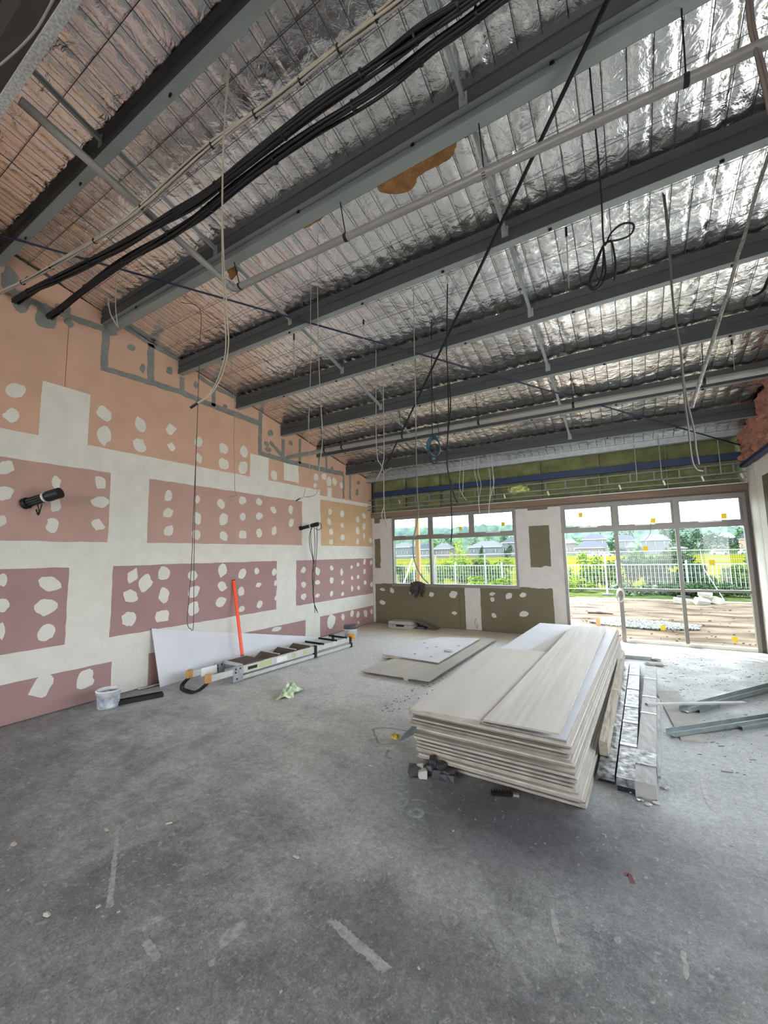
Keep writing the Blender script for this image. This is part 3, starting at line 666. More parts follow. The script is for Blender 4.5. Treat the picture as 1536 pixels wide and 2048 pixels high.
b2 = [np.array([-.01, 1.93, 4.575])] + pth([(130, 612), (180, 570), (250, 522), (330, 475), (400, 430), (500, 353), (640, 256), (770, 172), (880, 86), (992, 0)], zc - .01)
b2.append(b2[-1] + (b2[-1] - b2[-2])*2)
bundle('cable_bundle', b2, 8, .011, .024, [M_BLKMET, M_BLACK], 'lower of the two thick black cable bundles under the foil', 2)
b3 = [np.array([-.01, 1.49, 4.63])] + pth([(60, 558), (110, 530), (190, 482), (270, 425), (400, 310), (480, 248), (560, 193), (640, 128), (700, 78), (780, 15)], 4.6)
b3.append(b3[-1] + (b3[-1] - b3[-2])*2)
bundle('cable_bundle', b3, 5, .008, .016, [M_BEIGE, M_GREYC, M_BEIGE], 'beige cable bundle above the two black ones', 3)

# ------------------------------------------------------------------ blue beam, ceiling rails and clips above the glazing
bz = at(900, 974, 'y', D - .09)[2]
bb = MB(); bb.box((.12, D - .09, bz - .06), (RX - .06, D - .02, bz + .065)); tag(local(bevel(bb.build('blue_steel_beam', M_BLUE), .004), (.12, D - .09, bz)), 'long blue steel beam in front of the green insulation', 'beam')
yr = D - .16
M_RAIL = M('dull_rail_steel', (.17, .175, .165), .5, metal=.3, var=.15, scale=20)
def rail(p0, p1, y, name, label, w=.035, h=.022, perf=False):
    a = at(*p0, 'y', y)[2]; b = at(*p1, 'y', y)[2]; z = (a + b)/2
    o = empty(name, (.02, y, z), 0, label, 'rail', 'ceiling rails above the glazing')
    m = MB(); m.box((0, -w/2, -h/2), (RX - .06, -w/2 + .003, h/2)); m.box((0, w/2 - .003, -h/2), (RX - .06, w/2, h/2)); m.box((0, -w/2 + .003, -h/2), (RX - .06, w/2 - .003, -h/2 + .003)); m.build('channel', M_RAIL, o)
    return o, z
r1, z1 = rail((860, 988), (1260, 950), yr, 'ceiling_rail', 'upper steel ceiling rail right under the blue beam', perf=True)
r2, z2 = rail((860, 1001), (1260, 966), yr - .05, 'ceiling_rail', 'middle steel ceiling rail below the blue beam')
r3, z3 = rail((860, 1010), (1260, 975), yr - .05, 'ceiling_rail', 'lowest steel ceiling rail just above the brown lintel', .03, .016)
for k in range(20):
    xk = .25 + k*.37
    m = MB(); m.box((xk - .013, -.055, z2 - z1), (xk + .013, -.05, 0.0)); m.build('drop_strap', M_RAIL, r1)
for px, py in ((912, 998), (1010, 993), (1097, 987), (1240, 975), (1328, 966), (1405, 958), (1483, 952), (800, 1004)):
    q = at(px, py, 'y', yr - .08); m = MB(); m.obox((q[0] - .02, -.06, q[2] - z2), (.012, 0, .004), (0, .004, 0), (-.012, 0, .045)); m.build('clip', M_ALUL, r2)
# vertical drop rods
for px, py0, py1 in ((983, 885, 972), (1268, 890, 968), (1315, 862, 958), (1435, 880, 945)):
    a = at(px, py0, 'y', 8.72); b = at(px + (2 if px < 1300 else 8), py1, 'y', 8.72)
    rod('hanger_rod', (a[0], 8.72, a[2]), (a[0], 8.72, z2), .008, M_GALV, f'thin vertical hanger rod above the {"pier" if px < 1200 else "glazed doors"}' + {983: '', 1268: ', left of three', 1315: ', middle of three', 1435: ', right of three'}[px], 'hanger rod')
# loose tuft of yellow-green glasswool lying on the rails
def crumple(name, c, size, seed, mat, amp=.35, sub=3, flat=1.0):
    bm = bmesh.new(); bmesh.ops.create_icosphere(bm, subdivisions=sub, radius=1.0)
    for v in bm.verts:
        n = v.co.normalized(); e = 1 + amp*noise.noise(n*1.7 + Vector((seed, 0, 0))) + amp*.6*noise.noise(n*4.1 + Vector((0, seed, 0))) + amp*.35*abs(noise.noise(n*9 + Vector((0, 0, seed))))
        v.co = Vector((n.x*e*size[0], n.y*e*size[1], n.z*e*size[2]))
    me = bpy.data.meshes.new(name); bm.to_mesh(me); bm.free()
    o = bpy.data.objects.new(name, me); COL.objects.link(o); me.materials.append(mat); o.location = c; return o
q = at(1035, 980, 'y', yr - .02)
tag(crumple('glasswool_tuft', (q[0], yr - .02, z2 + .07), (.21, .05, .07), 3, M('pale_green_glasswool', (.40, .46, .14), 1, var=.3, scale=20, bump=.6), .6), 'loose pale green tuft of glasswool lying on the ceiling rails', 'insulation')
# pink-brown sarking bunched above the right wall
M_SARK = M('pink_brown_sarking', (0.36, 0.16, 0.11), 0.45, var=.3, scale=9, bump=.5, bscale=14)
sk = MB()
nx, nz = 30, 22; V = []
for j in range(nz + 1):
    for i in range(nx + 1):
        y = 6.7 + (D - .02 - 6.7)*i/nx; z = 3.09 + (foil_z(y) - .05 - 3.09)*j/nz
        e = .09*abs(noise.noise(Vector((y*6, z*3, 0)))) + .08*abs(noise.noise(Vector((y*11, z*8, 4)))) + .05*noise.noise(Vector((y*2, z*2, 8)))
        V.append((RX - .0 - e*1.3, y, z))
sk.add(V, [(j*(nx+1)+i, (j+1)*(nx+1)+i, (j+1)*(nx+1)+i+1, j*(nx+1)+i+1) for j in range(nz) for i in range(nx)], False)
tag(local(sk.build('sarking_bundle', M_SARK), (RX, 7.8, 3.1)), 'crumpled pink-brown insulation sheet bunched above the right wall', 'insulation')
q0, q1 = at(1490, 935, 'x', RX - .12), at(1536, 880, 'x', RX - .12)
cb = MB(); cb.box((RX - .10, 6.7, 3.032), (RX - .005, D - .1, 3.085)); tag(local(cb.build('blue_corner_beam', M_BLUE), (RX - .1, 7.8, 3.04)), 'short blue steel beam on top of the right wall', 'beam')
# speckled beam; dark boards stand in for the unlit roof void
M_SPECK = M('speckled_grey_coating', (.33, .33, .31), .8, var=.35, scale=60)
cz = 4.70; o = empty('speckled_beam_and_void', (0, .80, cz), 0, 'pale speckled beam edge in the top left corner', 'beam')
m = MB(); m.box((0, -.02, 0), (RX, .035, .05)); m.build('edge', M_SPECK, o)
m = MB(); m.box((0, -.13, .02), (RX, -.02, .5)); m.build('void_board', M('unlit_void_board', (.035, .028, .025), .9), o)
m = MB(); m.box((0, -.9, .3), (RX, -.13, .36)); m.build('void_soffit', M('unlit_void_board', (.035, .028, .025), .9), o)
P = [at(*p, 'z', 4.66) for p in ((0, 130), (40, 95), (70, 62), (90, 30), (112, -10), (150, -60))]
m = MB(); m.tube(catmull(P, 5), .006, 6); tag(local(m.build('loose_cable', M_GREYC), tuple(P[0])), 'pale cable draped over the speckled beam in the top left corner', 'cable')
# ------------------------------------------------------------------ plasterboard stack
M_BOARDG = M('grey_board_paper', (0.46, 0.43, 0.38), 0.85, var=.06, scale=3, bump=.05, stretch=(5, .5, 1))
M_BOARDB = M('beige_board_paper', (0.58, 0.545, 0.49), 0.85, var=.05, scale=2.2, stretch=(6, .35, 1), detail=8)
M_BOARDB2 = M('chalk_streaked_board_paper', (0.53, 0.50, 0.45), 0.85, var=.03, scale=2.6, stretch=(9, .3, 1), detail=9, col2=(.60, .57, .525))
M_BOARDW = M('white_board_face', (0.60, 0.60, 0.63), 0.75, var=.05, scale=2)
M_BOARDE = M('board_edge', (0.36, 0.325, 0.28), 0.9, var=.25, scale=8)
EDGES = [M_BOARDE, M_BOARDE, M('pale_board_edge', (.47, .44, .40), .9, var=.2, scale=8), M('brown_board_edge', (.24, .205, .17), .9, var=.25, scale=8)]
def board(name, c, w, l, th, rz, face, label=None, group=None, cat='plasterboard', tilt=0.0):
    o = empty(name, c, rz, label, cat, group); o.rotation_euler = (tilt, 0, rz)
    m = MB(); m.box((-w/2, -l/2, 0), (w/2, l/2, th - .0012)); m.build('core', rn.choice(EDGES), o)
    m = MB(); m.box((-w/2 + .0015, -l/2 + .0015, th - .0012), (w/2 - .0015, l/2 - .0015, th)); m.build('face_paper', face, o)
    return o
rn = random.Random(5); z = 0.0; NS = 30
XC, YC, WB, LB = 4.74, 5.43, 1.20, 4.68
for k in range(NS):
    th = .0122; gap = rn.choice([.0006, .0010, .0016, .0026]) if k % 5 else .004
    if k in (9, 12, 14): gap += .006
    f = k/NS
    dx = rn.uniform(-.016, .016) + .012*math.sin(k*.55) + .085*(1 - f) + .005; dy = rn.uniform(-.03, .03) + .02*math.sin(k*.8) + .06*(1 - f)
    z += gap
    lab = {0: 'bottom sheet of the plasterboard stack, lying on the concrete', NS - 1: 'white-faced top sheet of the plasterboard stack under the beige offcuts'}.get(k, 'plasterboard sheet inside the big stack')
    board('plasterboard', (XC + dx, YC + (dy if k < NS-1 else 0), z), WB, LB, th, rn.uniform(-.003, .003) - .040, M_BOARDW if k == NS - 1 else M_BOARDG, lab, 'plasterboard sheets in the big stack')
    z += th
ZT = z
def floorboard(px, zz): return [at(p[0], p[1], 'z', zz) for p in px]
def polyboard(name, px, zz, th, face, label, back=None, mats=None):
    P = floorboard(px, zz + th); c = sum(P)/len(P); o = empty(name, (c[0], c[1], zz), 0, label, 'plasterboard')
    m = MB(); m.prism([(p[0]-c[0], p[1]-c[1], 0) for p in P], (0, 0, th - .001)); recalc(m.build('core', M_BOARDE, o))
    m = MB(); m.prism([((p[0]-c[0])*.998, (p[1]-c[1])*.999, th - .001) for p in P], (0, 0, .001)); recalc(m.build('face_paper', face, o)); return o
polyboard('plasterboard_offcut', [(842, 1423), (960, 1441), (985, 1415), (1060, 1420), (1186, 1264), (1130, 1262), (1060, 1303), (980, 1297)], ZT + .001, .026, M_BOARDG, 'grey offcut sandwiched between the stack and the two beige offcuts')
ZT += .028
polyboard('plasterboard_offcut', [(819, 1417), (967, 1442), (1097, 1304), (976, 1294)], ZT + .001, .013, M_BOARDB, 'beige plasterboard offcut on the left of the stack top')
polyboard('plasterboard_offcut', [(967, 1439), (1119, 1467), (1213, 1253), (1144, 1252)], ZT + .016, .013, M_BOARDB2, 'long narrow beige plasterboard offcut on the right of the stack top').location.z += .0
m = MB(); P = [at(p[0], p[1], 'z', ZT + .015) for p in ((985, 1425), (1090, 1445), (1195, 1268), (1150, 1266))]; c = sum(P)/4; m.prism([(p[0]-c[0], p[1]-c[1], 0) for p in P], (0, 0, .014)); o = recalc(m.build('plasterboard_offcut', M_BOARDE)); o.location = (c[0], c[1], ZT + .0012); tag(o, 'grey strip sandwiched under the long right-hand beige offcut', 'plasterboard')
# two sheets lying on the floor behind the stack
polyboard('plasterboard', [(722, 1341), (860, 1362), (992, 1278), (905, 1272)], .035, .013, M_BOARDG, 'grey plasterboard sheet lying on the floor under the white one')
polyboard('plasterboard', [(765, 1308), (877, 1325), (960, 1277), (882, 1274), (842, 1281)], .062, .013, M_BOARDW, 'white plasterboard sheet lying on the grey sheet on the floor')
for i, (px, py, l, rz) in enumerate(((775, 1344, .5, .25), (800, 1349, .55, .2), (838, 1357, .4, 1.4), (930, 1318, .5, 1.2))):
    q = at(px, py, 'z', .02); m = MB(); m.box((-l/2, -.04, 0), (l/2, .04, .034)); o = m.build('packer', M_BOARDE); o.location = (q[0] + (0.05 if i < 2 else -.12), q[1] + .1, 0); o.rotation_euler = (0, 0, rz)
    tag(o, ['packing strip under the front left corner of the grey floor sheet', 'packing strip under the front edge of the grey floor sheet', 'packing strip under the front right corner of the grey floor sheet', 'packing strip under the long right edge of the grey floor sheet'][i], 'packer')
for i, (px, py, l, rz) in enumerate(((772, 1317, .35, .3), (858, 1322, .35, 1.3), (935, 1290, .5, 1.4))):
    q = at(px, py, 'z', .05); m = MB(); m.box((-l/2, -.03, 0), (l/2, .03, .0135)); o = m.build('packer', M_BOARDE); o.location = (q[0] + (.1 if i == 0 else -.12), q[1] + .12, .0482); o.rotation_euler = (0, 0, rz)
    tag(o, ['packing strip under the front left corner of the white floor sheet', 'packing strip under the front right corner of the white floor sheet', 'packing strip under the far right side of the white floor sheet'][i], 'packer')
q = at(897, 1303, 'z', .076); tag(crumple('plaster_scrap', (q[0], q[1], .088), (.085, .05, .014), 8, M_COMP2, .25, 2), 'grey plaster scrap lying on the white floor sheet', 'debris')
for i, (px, py) in enumerate(((855, 1296), (830, 1308), (862, 1314), (873, 1294), (917, 1292), (848, 1286))):
    q = at(px, py, 'z', .075); tag(crumple('plaster_crumb', (q[0], q[1], .080), (.028, .012, .005), 20 + i, M_BOARDE, .4, 1), 'small dark crumb on the white floor sheet', 'debris', 'crumbs on the white floor sheet')

# ------------------------------------------------------------------ foil-wrapped bars beside the stack
M_TAPE = M('crinkled_aluminium_tape', (.06, .06, .063), .45, metal=.6, var=.4, scale=18, bump=.6, bscale=13, col2=(.27, .275, .28), detail=4)
M_GREYPK = M('dull_grey_wrap', (.30, .29, .275), .6, var=.12, scale=6, bump=.25, bscale=16, stretch=(1, .4, 1))
def longbox(name, a, b, w, h, z0, mat, label, cat, extra=None):
    a = np.array(a); b = np.array(b); L = np.linalg.norm(b - a); rz = math.atan2(-(b - a)[0], (b - a)[1])
    o = empty(name, (a[0], a[1], z0), rz, label, cat); n = 40; V = []; 
    for j in range(n + 1):
        y = L*j/n
        for (x, zz) in ((-w/2, 0), (w/2, 0), (w/2, h), (w/4, h), (0, h), (-w/4, h), (-w/2, h)):
            e = .006*noise.noise(Vector((x*30, y*8, zz*20 + a[0]*9))) if zz > 0 else 0
            V.append((x + e*.6, y, zz + e))
    m = MB(); m.add(V, [(j*7+i, j*7+(i+1) % 7, (j+1)*7+(i+1) % 7, (j+1)*7+i) for j in range(n) for i in range(7)] + [tuple(range(7))[::-1], tuple(range(n*7, n*7+7))], False)
    recalc(m.build('wrap', mat, o)); return o, L
def fp(px, py, zz=0.0): q = at(px, py, 'z', zz); return (q[0], q[1])
mid = lambda a, b: ((a[0]+b[0])/2, (a[1]+b[1])/2)
o, L = longbox('foil_wrapped_bar', mid(fp(1194, 1541, .075), fp(1229, 1551, .075)), mid(fp(1243, 1323, .075), fp(1257, 1323, .075)), .112, .042, .028, M_TAPE, 'foil-wrapped bar nearest the plasterboard stack', 'foil bar')
m = MB(); m.box((-.054, .02, -.028), (.054, L - .05, -.001)); m.build('base_layer', M_BLKMET, o)
o, L = longbox('foil_wrapped_bar', mid(fp(1233, 1558, .085), fp(1271, 1565, .085)), mid(fp(1258, 1325, .085), fp(1283, 1328, .085)), .118, .055, .042, M_TAPE, 'shiny foil-wrapped bar in the middle of the three by the stack', 'foil bar')
m = MB(); m.box((-.057, .015, -.042), (.057, L - .05, -.001)); m.build('base_layer', M_BLKMET, o)
for t_ in (.16, .31, .44, .62, .8):
    m = MB(); m.box((-.0605, L*t_, .004), (.0605, L*t_ + .05, .0615)); m.build('tape_band', M_GALV, o)
o, L = longbox('foil_wrapped_bar', mid(fp(1273, 1562, .11), fp(1308, 1570, .11)), mid(fp(1291, 1332, .11), fp(1312, 1333, .11)), .125, .11, .0, M_GREYPK, 'dull grey wrapped bar on the right of the three by the stack', 'foil bar')
for t_ in (.08, .42, .58, .8):
    m = MB(); m.box((-.066, L*t_, .005), (.066, L*t_ + (.25 if t_ < .1 else .025), .1165)); m.build('tape_band', M_TAPE if t_ < .1 else M_ALUL, o)
for i, (pa, pb, w, h, z0, lb) in enumerate((((1314, 1556), (1316, 1400), .05, .02, 0, 'thin grey strip lying beside the dull grey wrapped bar'),)):
    longbox('steel_strip', fp(*pa), fp(*pb), w, h, z0, M_GREYPK, lb, 'strip')
M_TIMBER = M('weathered_timber', (.34, .295, .235), .8, var=.2, scale=4, stretch=(8, .6, 8), detail=7)
a, b = fp(1207, 1497, .13), fp(1243, 1325, .13)
o, L = longbox('timber_batten', a, b, .062, .105, .0762, M_TIMBER, 'weathered timber batten lying on the foil bar against the stack', 'timber')
m = MB(); y = L*.48; m.tube([(-.036, y, .05), (-.036, y, .11), (.0, y, .112), (.036, y + .01, .108), (.038, y + .02, .06), (.05, y + .05, .01)], .006, 6); m.build('strap', M_WHITEC, o)
# scraps behind and beside the bars
for i, (px, py, l, rz, lb) in enumerate(((1222, 1318, .5, .05, 'steel angle offcut behind the foil bars'),)):
    q = at(1262, 1319, 'z', .02); m = MB(); m.box((-.28, -.03, 0), (.28, .03, .004)); m.box((-.28, .026, .004), (.28, .03, .05)); o = m.build('steel_angle', M_GALV); o.location = (q[0], q[1] + .12, 0); o.rotation_euler = (0, 0, .06); tag(o, lb, 'steel offcut')
for i, (px, py) in enumerate(((1300, 1328), (1318, 1331), (1312, 1322))):
    q = at(px, py, 'z', .02); tag(crumple('rubble_scrap', (q[0], q[1] + .05*i, .02), (.07, .03, .02), 40 + i, M_BOARDE, .5, 2), ['left of the three dark scraps at the far end of the foil bars', 'right-hand dark scrap at the far end of the foil bars', 'rearmost dark scrap at the far end of the foil bars'][i], 'debris')
for i, (px, py) in enumerate(((1263, 1586), (1280, 1602), (1298, 1612), (1304, 1600), (1313, 1609), (1326, 1578), (1332, 1577))):
    q = at(px, py, 'z', 0); tag(crumple('metal_scrap', (q[0], q[1], .010), (.026, .012, .010), 60 + i, M_GALV if i % 2 else M_COMP2, .4, 1), 'tiny metal or plaster scrap on the floor before the foil bars', 'debris', 'scraps before the foil bars')

# ------------------------------------------------------------------ steel studs on the right
M_STUD = M('bluish_galvanised_stud', (.27, .30, .30), .4, metal=.6, var=.15, scale=9)
def stud(pa, pb, w, h, z0, label, lip=True, ext=1.0, mat=None, flip=False):
    a = np.array(fp(*pa, z0)); b = np.array(fp(*pb, z0)); b = a + (b - a)*ext; L = np.linalg.norm(b - a); rz = math.atan2((b - a)[1], (b - a)[0])
    o = empty('steel_stud', (a[0], a[1], z0), rz, label, 'steel stud', 'steel studs on the floor at the right')
    t = .002; m = MB()
    if flip: m.box((0, -w/2, h - t), (L, w/2, h))
    else: m.box((0, -w/2, 0), (L, w/2, t))
    m.build('web', mat or M_STUD, o)
    for s in (-1, 1):
        m = MB(); y0, y1 = (s*w/2 - t*(s > 0), s*w/2 + t*(s < 0)); z0_, z1_ = (0, h - t) if flip else (t, h)
        m.box((0, min(y0, y1), z0_), (L, max(y0, y1), z1_)); m.build('flange', mat or M_STUD, o)
    return o
stud((1341, 1470), (1536, 1440), .09, .04, .018, 'front steel stud on the floor at the right edge, nearest the photographer', ext=1.5)
stud((1475, 1458), (1536, 1448), .09, .035, .0, 'short-looking steel stud lying against the front stud at the right edge', ext=3, flip=True)
stud((1368, 1423), (1536, 1378), .09, .045, .02, 'rear steel stud on the floor at the right edge', ext=1.4)
stud((1392, 1424), (1432, 1413), .075, .03, .0, 'short steel offcut tucked along the rear stud', ext=1, flip=True)
a, b = at(1293, 1408, 'z', .12), at(1489, 1405, 'z', .075); m = MB()
d = (b - a); L = np.linalg.norm(d); d /= L; sdv = np.cross(d, [0, 0, 1]); m.obox((a+b)/2, d*L/2, sdv*.022, np.cross(sdv, d)*.008); tag(local(m.build('steel_bar', M_GREYPK), tuple(a)), 'thin grey bar bridging the wrapped bars and the rear stud', 'steel bar')
polyboard('plasterboard_offcut', [(1311, 1381), (1357, 1382), (1416, 1483), (1362, 1478)], .0, .012, M('dusty_grey_offcut', (.30, .285, .26), .9, var=.12, scale=6), 'grey offcut flat on the floor under the steel studs')

# ------------------------------------------------------------------ bits in front of the stack
M_CHUNK = M('dark_rubber_chunk', (.045, .047, .052), .6, var=.3, scale=20)
M_CHUNK2 = M('grey_chunk', (.30, .28, .27), .8, var=.2, scale=20)
def chunk(c, s, seed, mat):
    r = random.Random(seed); bm = bmesh.new(); bmesh.ops.create_cube(bm, size=1.0)
    for v in bm.verts: v.co = Vector((v.co.x*s[0] + r.uniform(-.2, .2)*s[0], v.co.y*s[1] + r.uniform(-.2, .2)*s[1], v.co.z*s[2] + r.uniform(-.15, .15)*s[2]))
    bmesh.ops.bevel(bm, geom=list(bm.edges), offset=.05*min(s), segments=1, affect='EDGES')
    me = bpy.data.meshes.new('packer_block'); bm.to_mesh(me); bm.free(); me.materials.append(mat)
    zmin = min(v.co.z for v in me.vertices); o = bpy.data.objects.new('packer_block', me); COL.objects.link(o); o.rotation_euler = (0, 0, r.uniform(0, 3)); o.location = (c[0], c[1], c[2] - zmin); return o
CH = [(830, 1543, 0, .075, M_CHUNK), (846, 1548, 0, .06, M_COMP2), (845, 1532, .03, .06, M_CHUNK2), (858, 1540, 0, .07, M_CHUNK), (868, 1527, .045, .07, M_CHUNK), (874, 1546, 0, .06, M_CHUNK), (884, 1535, .03, .075, M_CHUNK),
      (888, 1550, 0, .06, M_CHUNK), (899, 1551, 0, .07, M_CHUNK), (905, 1556, 0, .05, M_CHUNK), (862, 1531, .05, .05, M_CHUNK), (878, 1525, .05, .05, M_CHUNK2)]
for i, (px, py, z0, s, mt) in enumerate(CH):
    q = at(px, py + 6, 'z', z0); o = chunk((q[0], q[1] - .01, z0), (s*1.12, s*.9, s*.85), 80 + i, mt)
    tag(o, 'white block in the small pile in front of the stack' if mt is M_COMP2 else ('grey block in the small pile in front of the stack' if mt is M_CHUNK2 else 'dark block in the small pile in front of the stack'), 'block', 'blocks piled in front of the stack')
q0, q1 = at(982, 1588, 'z', .0), at(1040, 1593, 'z', .0); o = empty('black_plastic_comb', (q0[0], q0[1], 0), math.atan2(q1[1]-q0[1], q1[0]-q0[0]), 'black ribbed plastic strip on the floor before the stack', 'plastic strip')
m = MB(); m.box((0, -.008, 0), (.15, .008, .02)); m.build('spine', M_BLACK, o)
for k in range(8):
    m = MB(); m.box((.002 + k*.018, -.024, .001), (.011 + k*.018, .024, .024)); m.build('rib', M_BLACK, o)
m = MB(); m.box((.15, -.012, 0), (.19, .012, .016)); m.build('tip', M_GALV, o)
# bent metal offcut sticking out left of the stack, yellow crumple
P = [at(*p, 'z', zz) for p, zz in (((798, 1484), .002), ((842, 1462), .06), ((850, 1450), .10), ((824, 1453), .12), ((808, 1468), .05))]
m = MB(); m.prism(P, (.0, .0, .006)); tag(local(recalc(m.build('bent_sheet_offcut', M_STUD)), tuple(P[0])), 'bent grey-green metal offcut poking out at the left of the stack', 'metal offcut')
q = at(790, 1478, 'z', 0); tag(crumple('yellow_crumple', (q[0], q[1], .022), (.04, .028, .022), 5, M('mustard_foam', (.42, .30, .06), .8, var=.2, scale=30), .5, 2), 'small mustard-yellow crumpled scrap on the floor left of the stack', 'debris')

# ------------------------------------------------------------------ leaning board, ladder, level
m = MB()
tl, bl, br, tr = np.array([.022, 3.29, .763]), np.array([.198, 3.333, .002]), np.array([.075, 6.78, .002]), np.array([.045, 6.72, .055])
nn = np.cross(br - bl, tl - bl); nn /= np.linalg.norm(nn)
if nn[0] < 0: nn = -nn
LB_ = empty('plasterboard_offcut', tuple(bl), 0, 'long white tapering plasterboard offcut leaning on the pink wall', 'plasterboard')
m.prism([p - bl - nn*.006 for p in (bl, br, tr, tl)], nn*.0055); recalc(m.build('core', M_BOARDE, LB_))
m = MB(); m.prism([p - bl - nn*.0005 for p in (bl, br, tr, tl)], nn*.001); recalc(m.build('face_paper', M_BOARDW, LB_))
M_LADA = M('ladder_aluminium', (.58, .58, .56), .38, metal=.55, var=.1, scale=12)
M_TREAD = M('dark_brown_tread', (.085, .065, .05), .7, var=.2)
M_CAP = M('tan_plastic_cap', (.42, .22, .06), .5)
ld = empty('platform_ladder', (.93, 3.50, 0), math.atan2(-.17, 2.5) , 'aluminium platform ladder lying on the floor beside the pink wall', 'ladder')
W_ = .43
def stile(x, y0, y1, z0, z1, name='stile', mat=None, t=.03):
    m = MB(); m.box((x - .004, y0, z0), (x + .004, y1, z1)); m.box((x - t, y0, z0), (x - .004, y1, z0 + .005)); m.box((x - t, y0, z1 - .005), (x - .004, y1, z1)); return m.build(name, mat or M_LADA, ld)
for x in (0.0, -W_):
    st = stile(x, .42, 2.05, .075, .155)
    stile(x - .012, 1.95, 2.88, .085, .145, 'extension_stile')
    m = MB(); m.box((x - .02, .06, .085), (x + .010, .45, .145)); m.build('guard_arm', M_LADA, ld)
    m = MB(); m.box((x - .028, -.02, .075), (x + .018, .07, .165)); bevel(m.build('corner_cap', M_CAP, ld), .012)
    m = MB(); m.box((x - .008, .39, .01), (x + .010, .55, .165)); m.build('hinge_plate', M_GALV, ld)
    for yy, zz in ((.43, .14), (.43, .105), (.5, .14), (.45, .04)):
        m = MB(); m.tube([(x + .008, yy, zz), (x + .016, yy, zz)], .010, 8); m.build('rivet', M_BLKMET, ld)
    m = MB(); m.box((x - .03, .48, .018), (x + .006, 2.9, .055)); m.build('rear_leg', M_LADA, ld)
    for y0, zz in ((2.88, .115), (2.9, .037)):
        m = MB(); m.box((x - .035, y0, zz - .035), (x + .012, y0 + .055, zz + .035)); bevel(m.build('foot', M_BLACK, ld), .008)
    m = MB(); m.box((x - .035, 1.95, .01), (x + .02, 2.0, .16)); m.build('clamp', M_BLKMET, ld)
M_LABEL = M('pale_green_label', (.42, .45, .22), .6); M_LABEL2 = M('white_label', (.7, .7, .68), .6)
for y0, y1, mt in ((.62, .80, M_LABEL), (.82, 1.05, M_LABEL), (1.15, 1.35, M_LABEL2), (1.45, 1.53, M_LABEL), (1.7, 1.78, M_LABEL)):
    m = MB(); m.box((.0042, y0, .09), (.0052, y1, .142)); m.build('label', mt, ld)
m = MB(); m.box((.0053, .63, .10), (.006, .79, .132)); m.build('label_print', M_BLACK, ld)
m = MB(); m.box((-W_ + .013, .18, .065), (-W_ + .022, .42, .15)); m.build('label', M_LABEL2, ld)
# platform and treads, standing up between the stiles
def tread(y, d, h, name='tread', mat=None):
    m = MB(); m.prism([(-W_ + .005, y, .09), (-W_ + .005, y + d, .09 + h), (-W_ + .005, y + d + .012, .09 + h), (-W_ + .005, y + .02, .085)], (W_ - .01, 0, 0))
    o = recalc(m.build(name, mat or M_TREAD, ld))
    m = MB(); m.box((-W_ + .005, y + d, .09 + h - .004), (-.005, y + d + .03, .09 + h + .004)); m.build('tread_edge', M_LADA, ld); return o
m = MB(); m.box((-W_ + .006, .55, .15), (-.006, .92, .165)); m.build('platform', M_TREAD, ld)
m = MB(); m.box((-W_ + .006, .535, .14), (-.006, .55, .175)); m.build('tread_edge', M_LADA, ld)
tread(1.02, .17, .085); tread(1.36, .17, .085); tread(1.70, .17, .085)
for yy in (2.18, 2.52, 2.8):
    m = MB(); m.tube([(-W_ - .01, yy, .15), (.0, yy, .15)], .014, 8); m.build('rung', M_BLKMET, ld)
for k in (0, 1):
    o_ = k*.035
    P = [(-W_, .01 + o_*.6, .085), (-W_ - .0, -.05 + o_, .06), (-W_ + .02, -.10 + o_, .035), (-W_ + .09, -.14 + o_, .014), (-W_/2, -.15 + o_, .012), (-.09, -.14 + o_, .014), (-.02, -.10 + o_, .035), (0, -.05 + o_, .06), (0, .01 + o_*.6, .085)]
    m = MB(); m.tube(catmull(P, 5), .0125, 8); m.build('guard_bar', M_BLKMET, ld)
ld.scale = (1.0, 1.0, 1.3)
# orange spirit level
ob, ot = np.array([.36, 4.56, .165]), np.array([.014, 4.645, 1.34]); d = ot - ob; L = np.linalg.norm(d); d /= L; sx = np.array([.1, 1, 0.0]); sx -= d*(sx@d); sx /= np.linalg.norm(sx); sy_ = np.cross(d, sx)
lv = empty('spirit_level', tuple(ob), 0, 'orange spirit level leaning against the pink wall behind the ladder', 'spirit level')
M_ORG = M('fluorescent_orange_paint', (.85, .075, .022), .4, var=.03)
m = MB(); m.obox(d*L/2, sx*.022, sy_*.003, d*L/2); m.obox(d*L/2 + sx*.019 + sy_*.012, sx*.003, sy_*.010, d*L/2); m.obox(d*L/2 - sx*.019 + sy_*.012, sx*.003, sy_*.010, d*L/2); m.obox(d*L/2 + sy_*.012 , sx*.016, sy_*.006, d*(L/2 - .05)); m.build('body', M_ORG, lv)
for t_ in (.006, L - .006):
    m = MB(); m.obox(d*t_ + sy_*.010, sx*.0225, sy_*.0135, d*.006); m.build('end_cap', M_BLACK, lv)
for t_ in (.12, .5, .88):
    m = MB(); m.obox(d*L*t_ + sy_*.019, sx*.010, sy_*.0015, d*.03); m.build('vial', M_LABEL, lv)

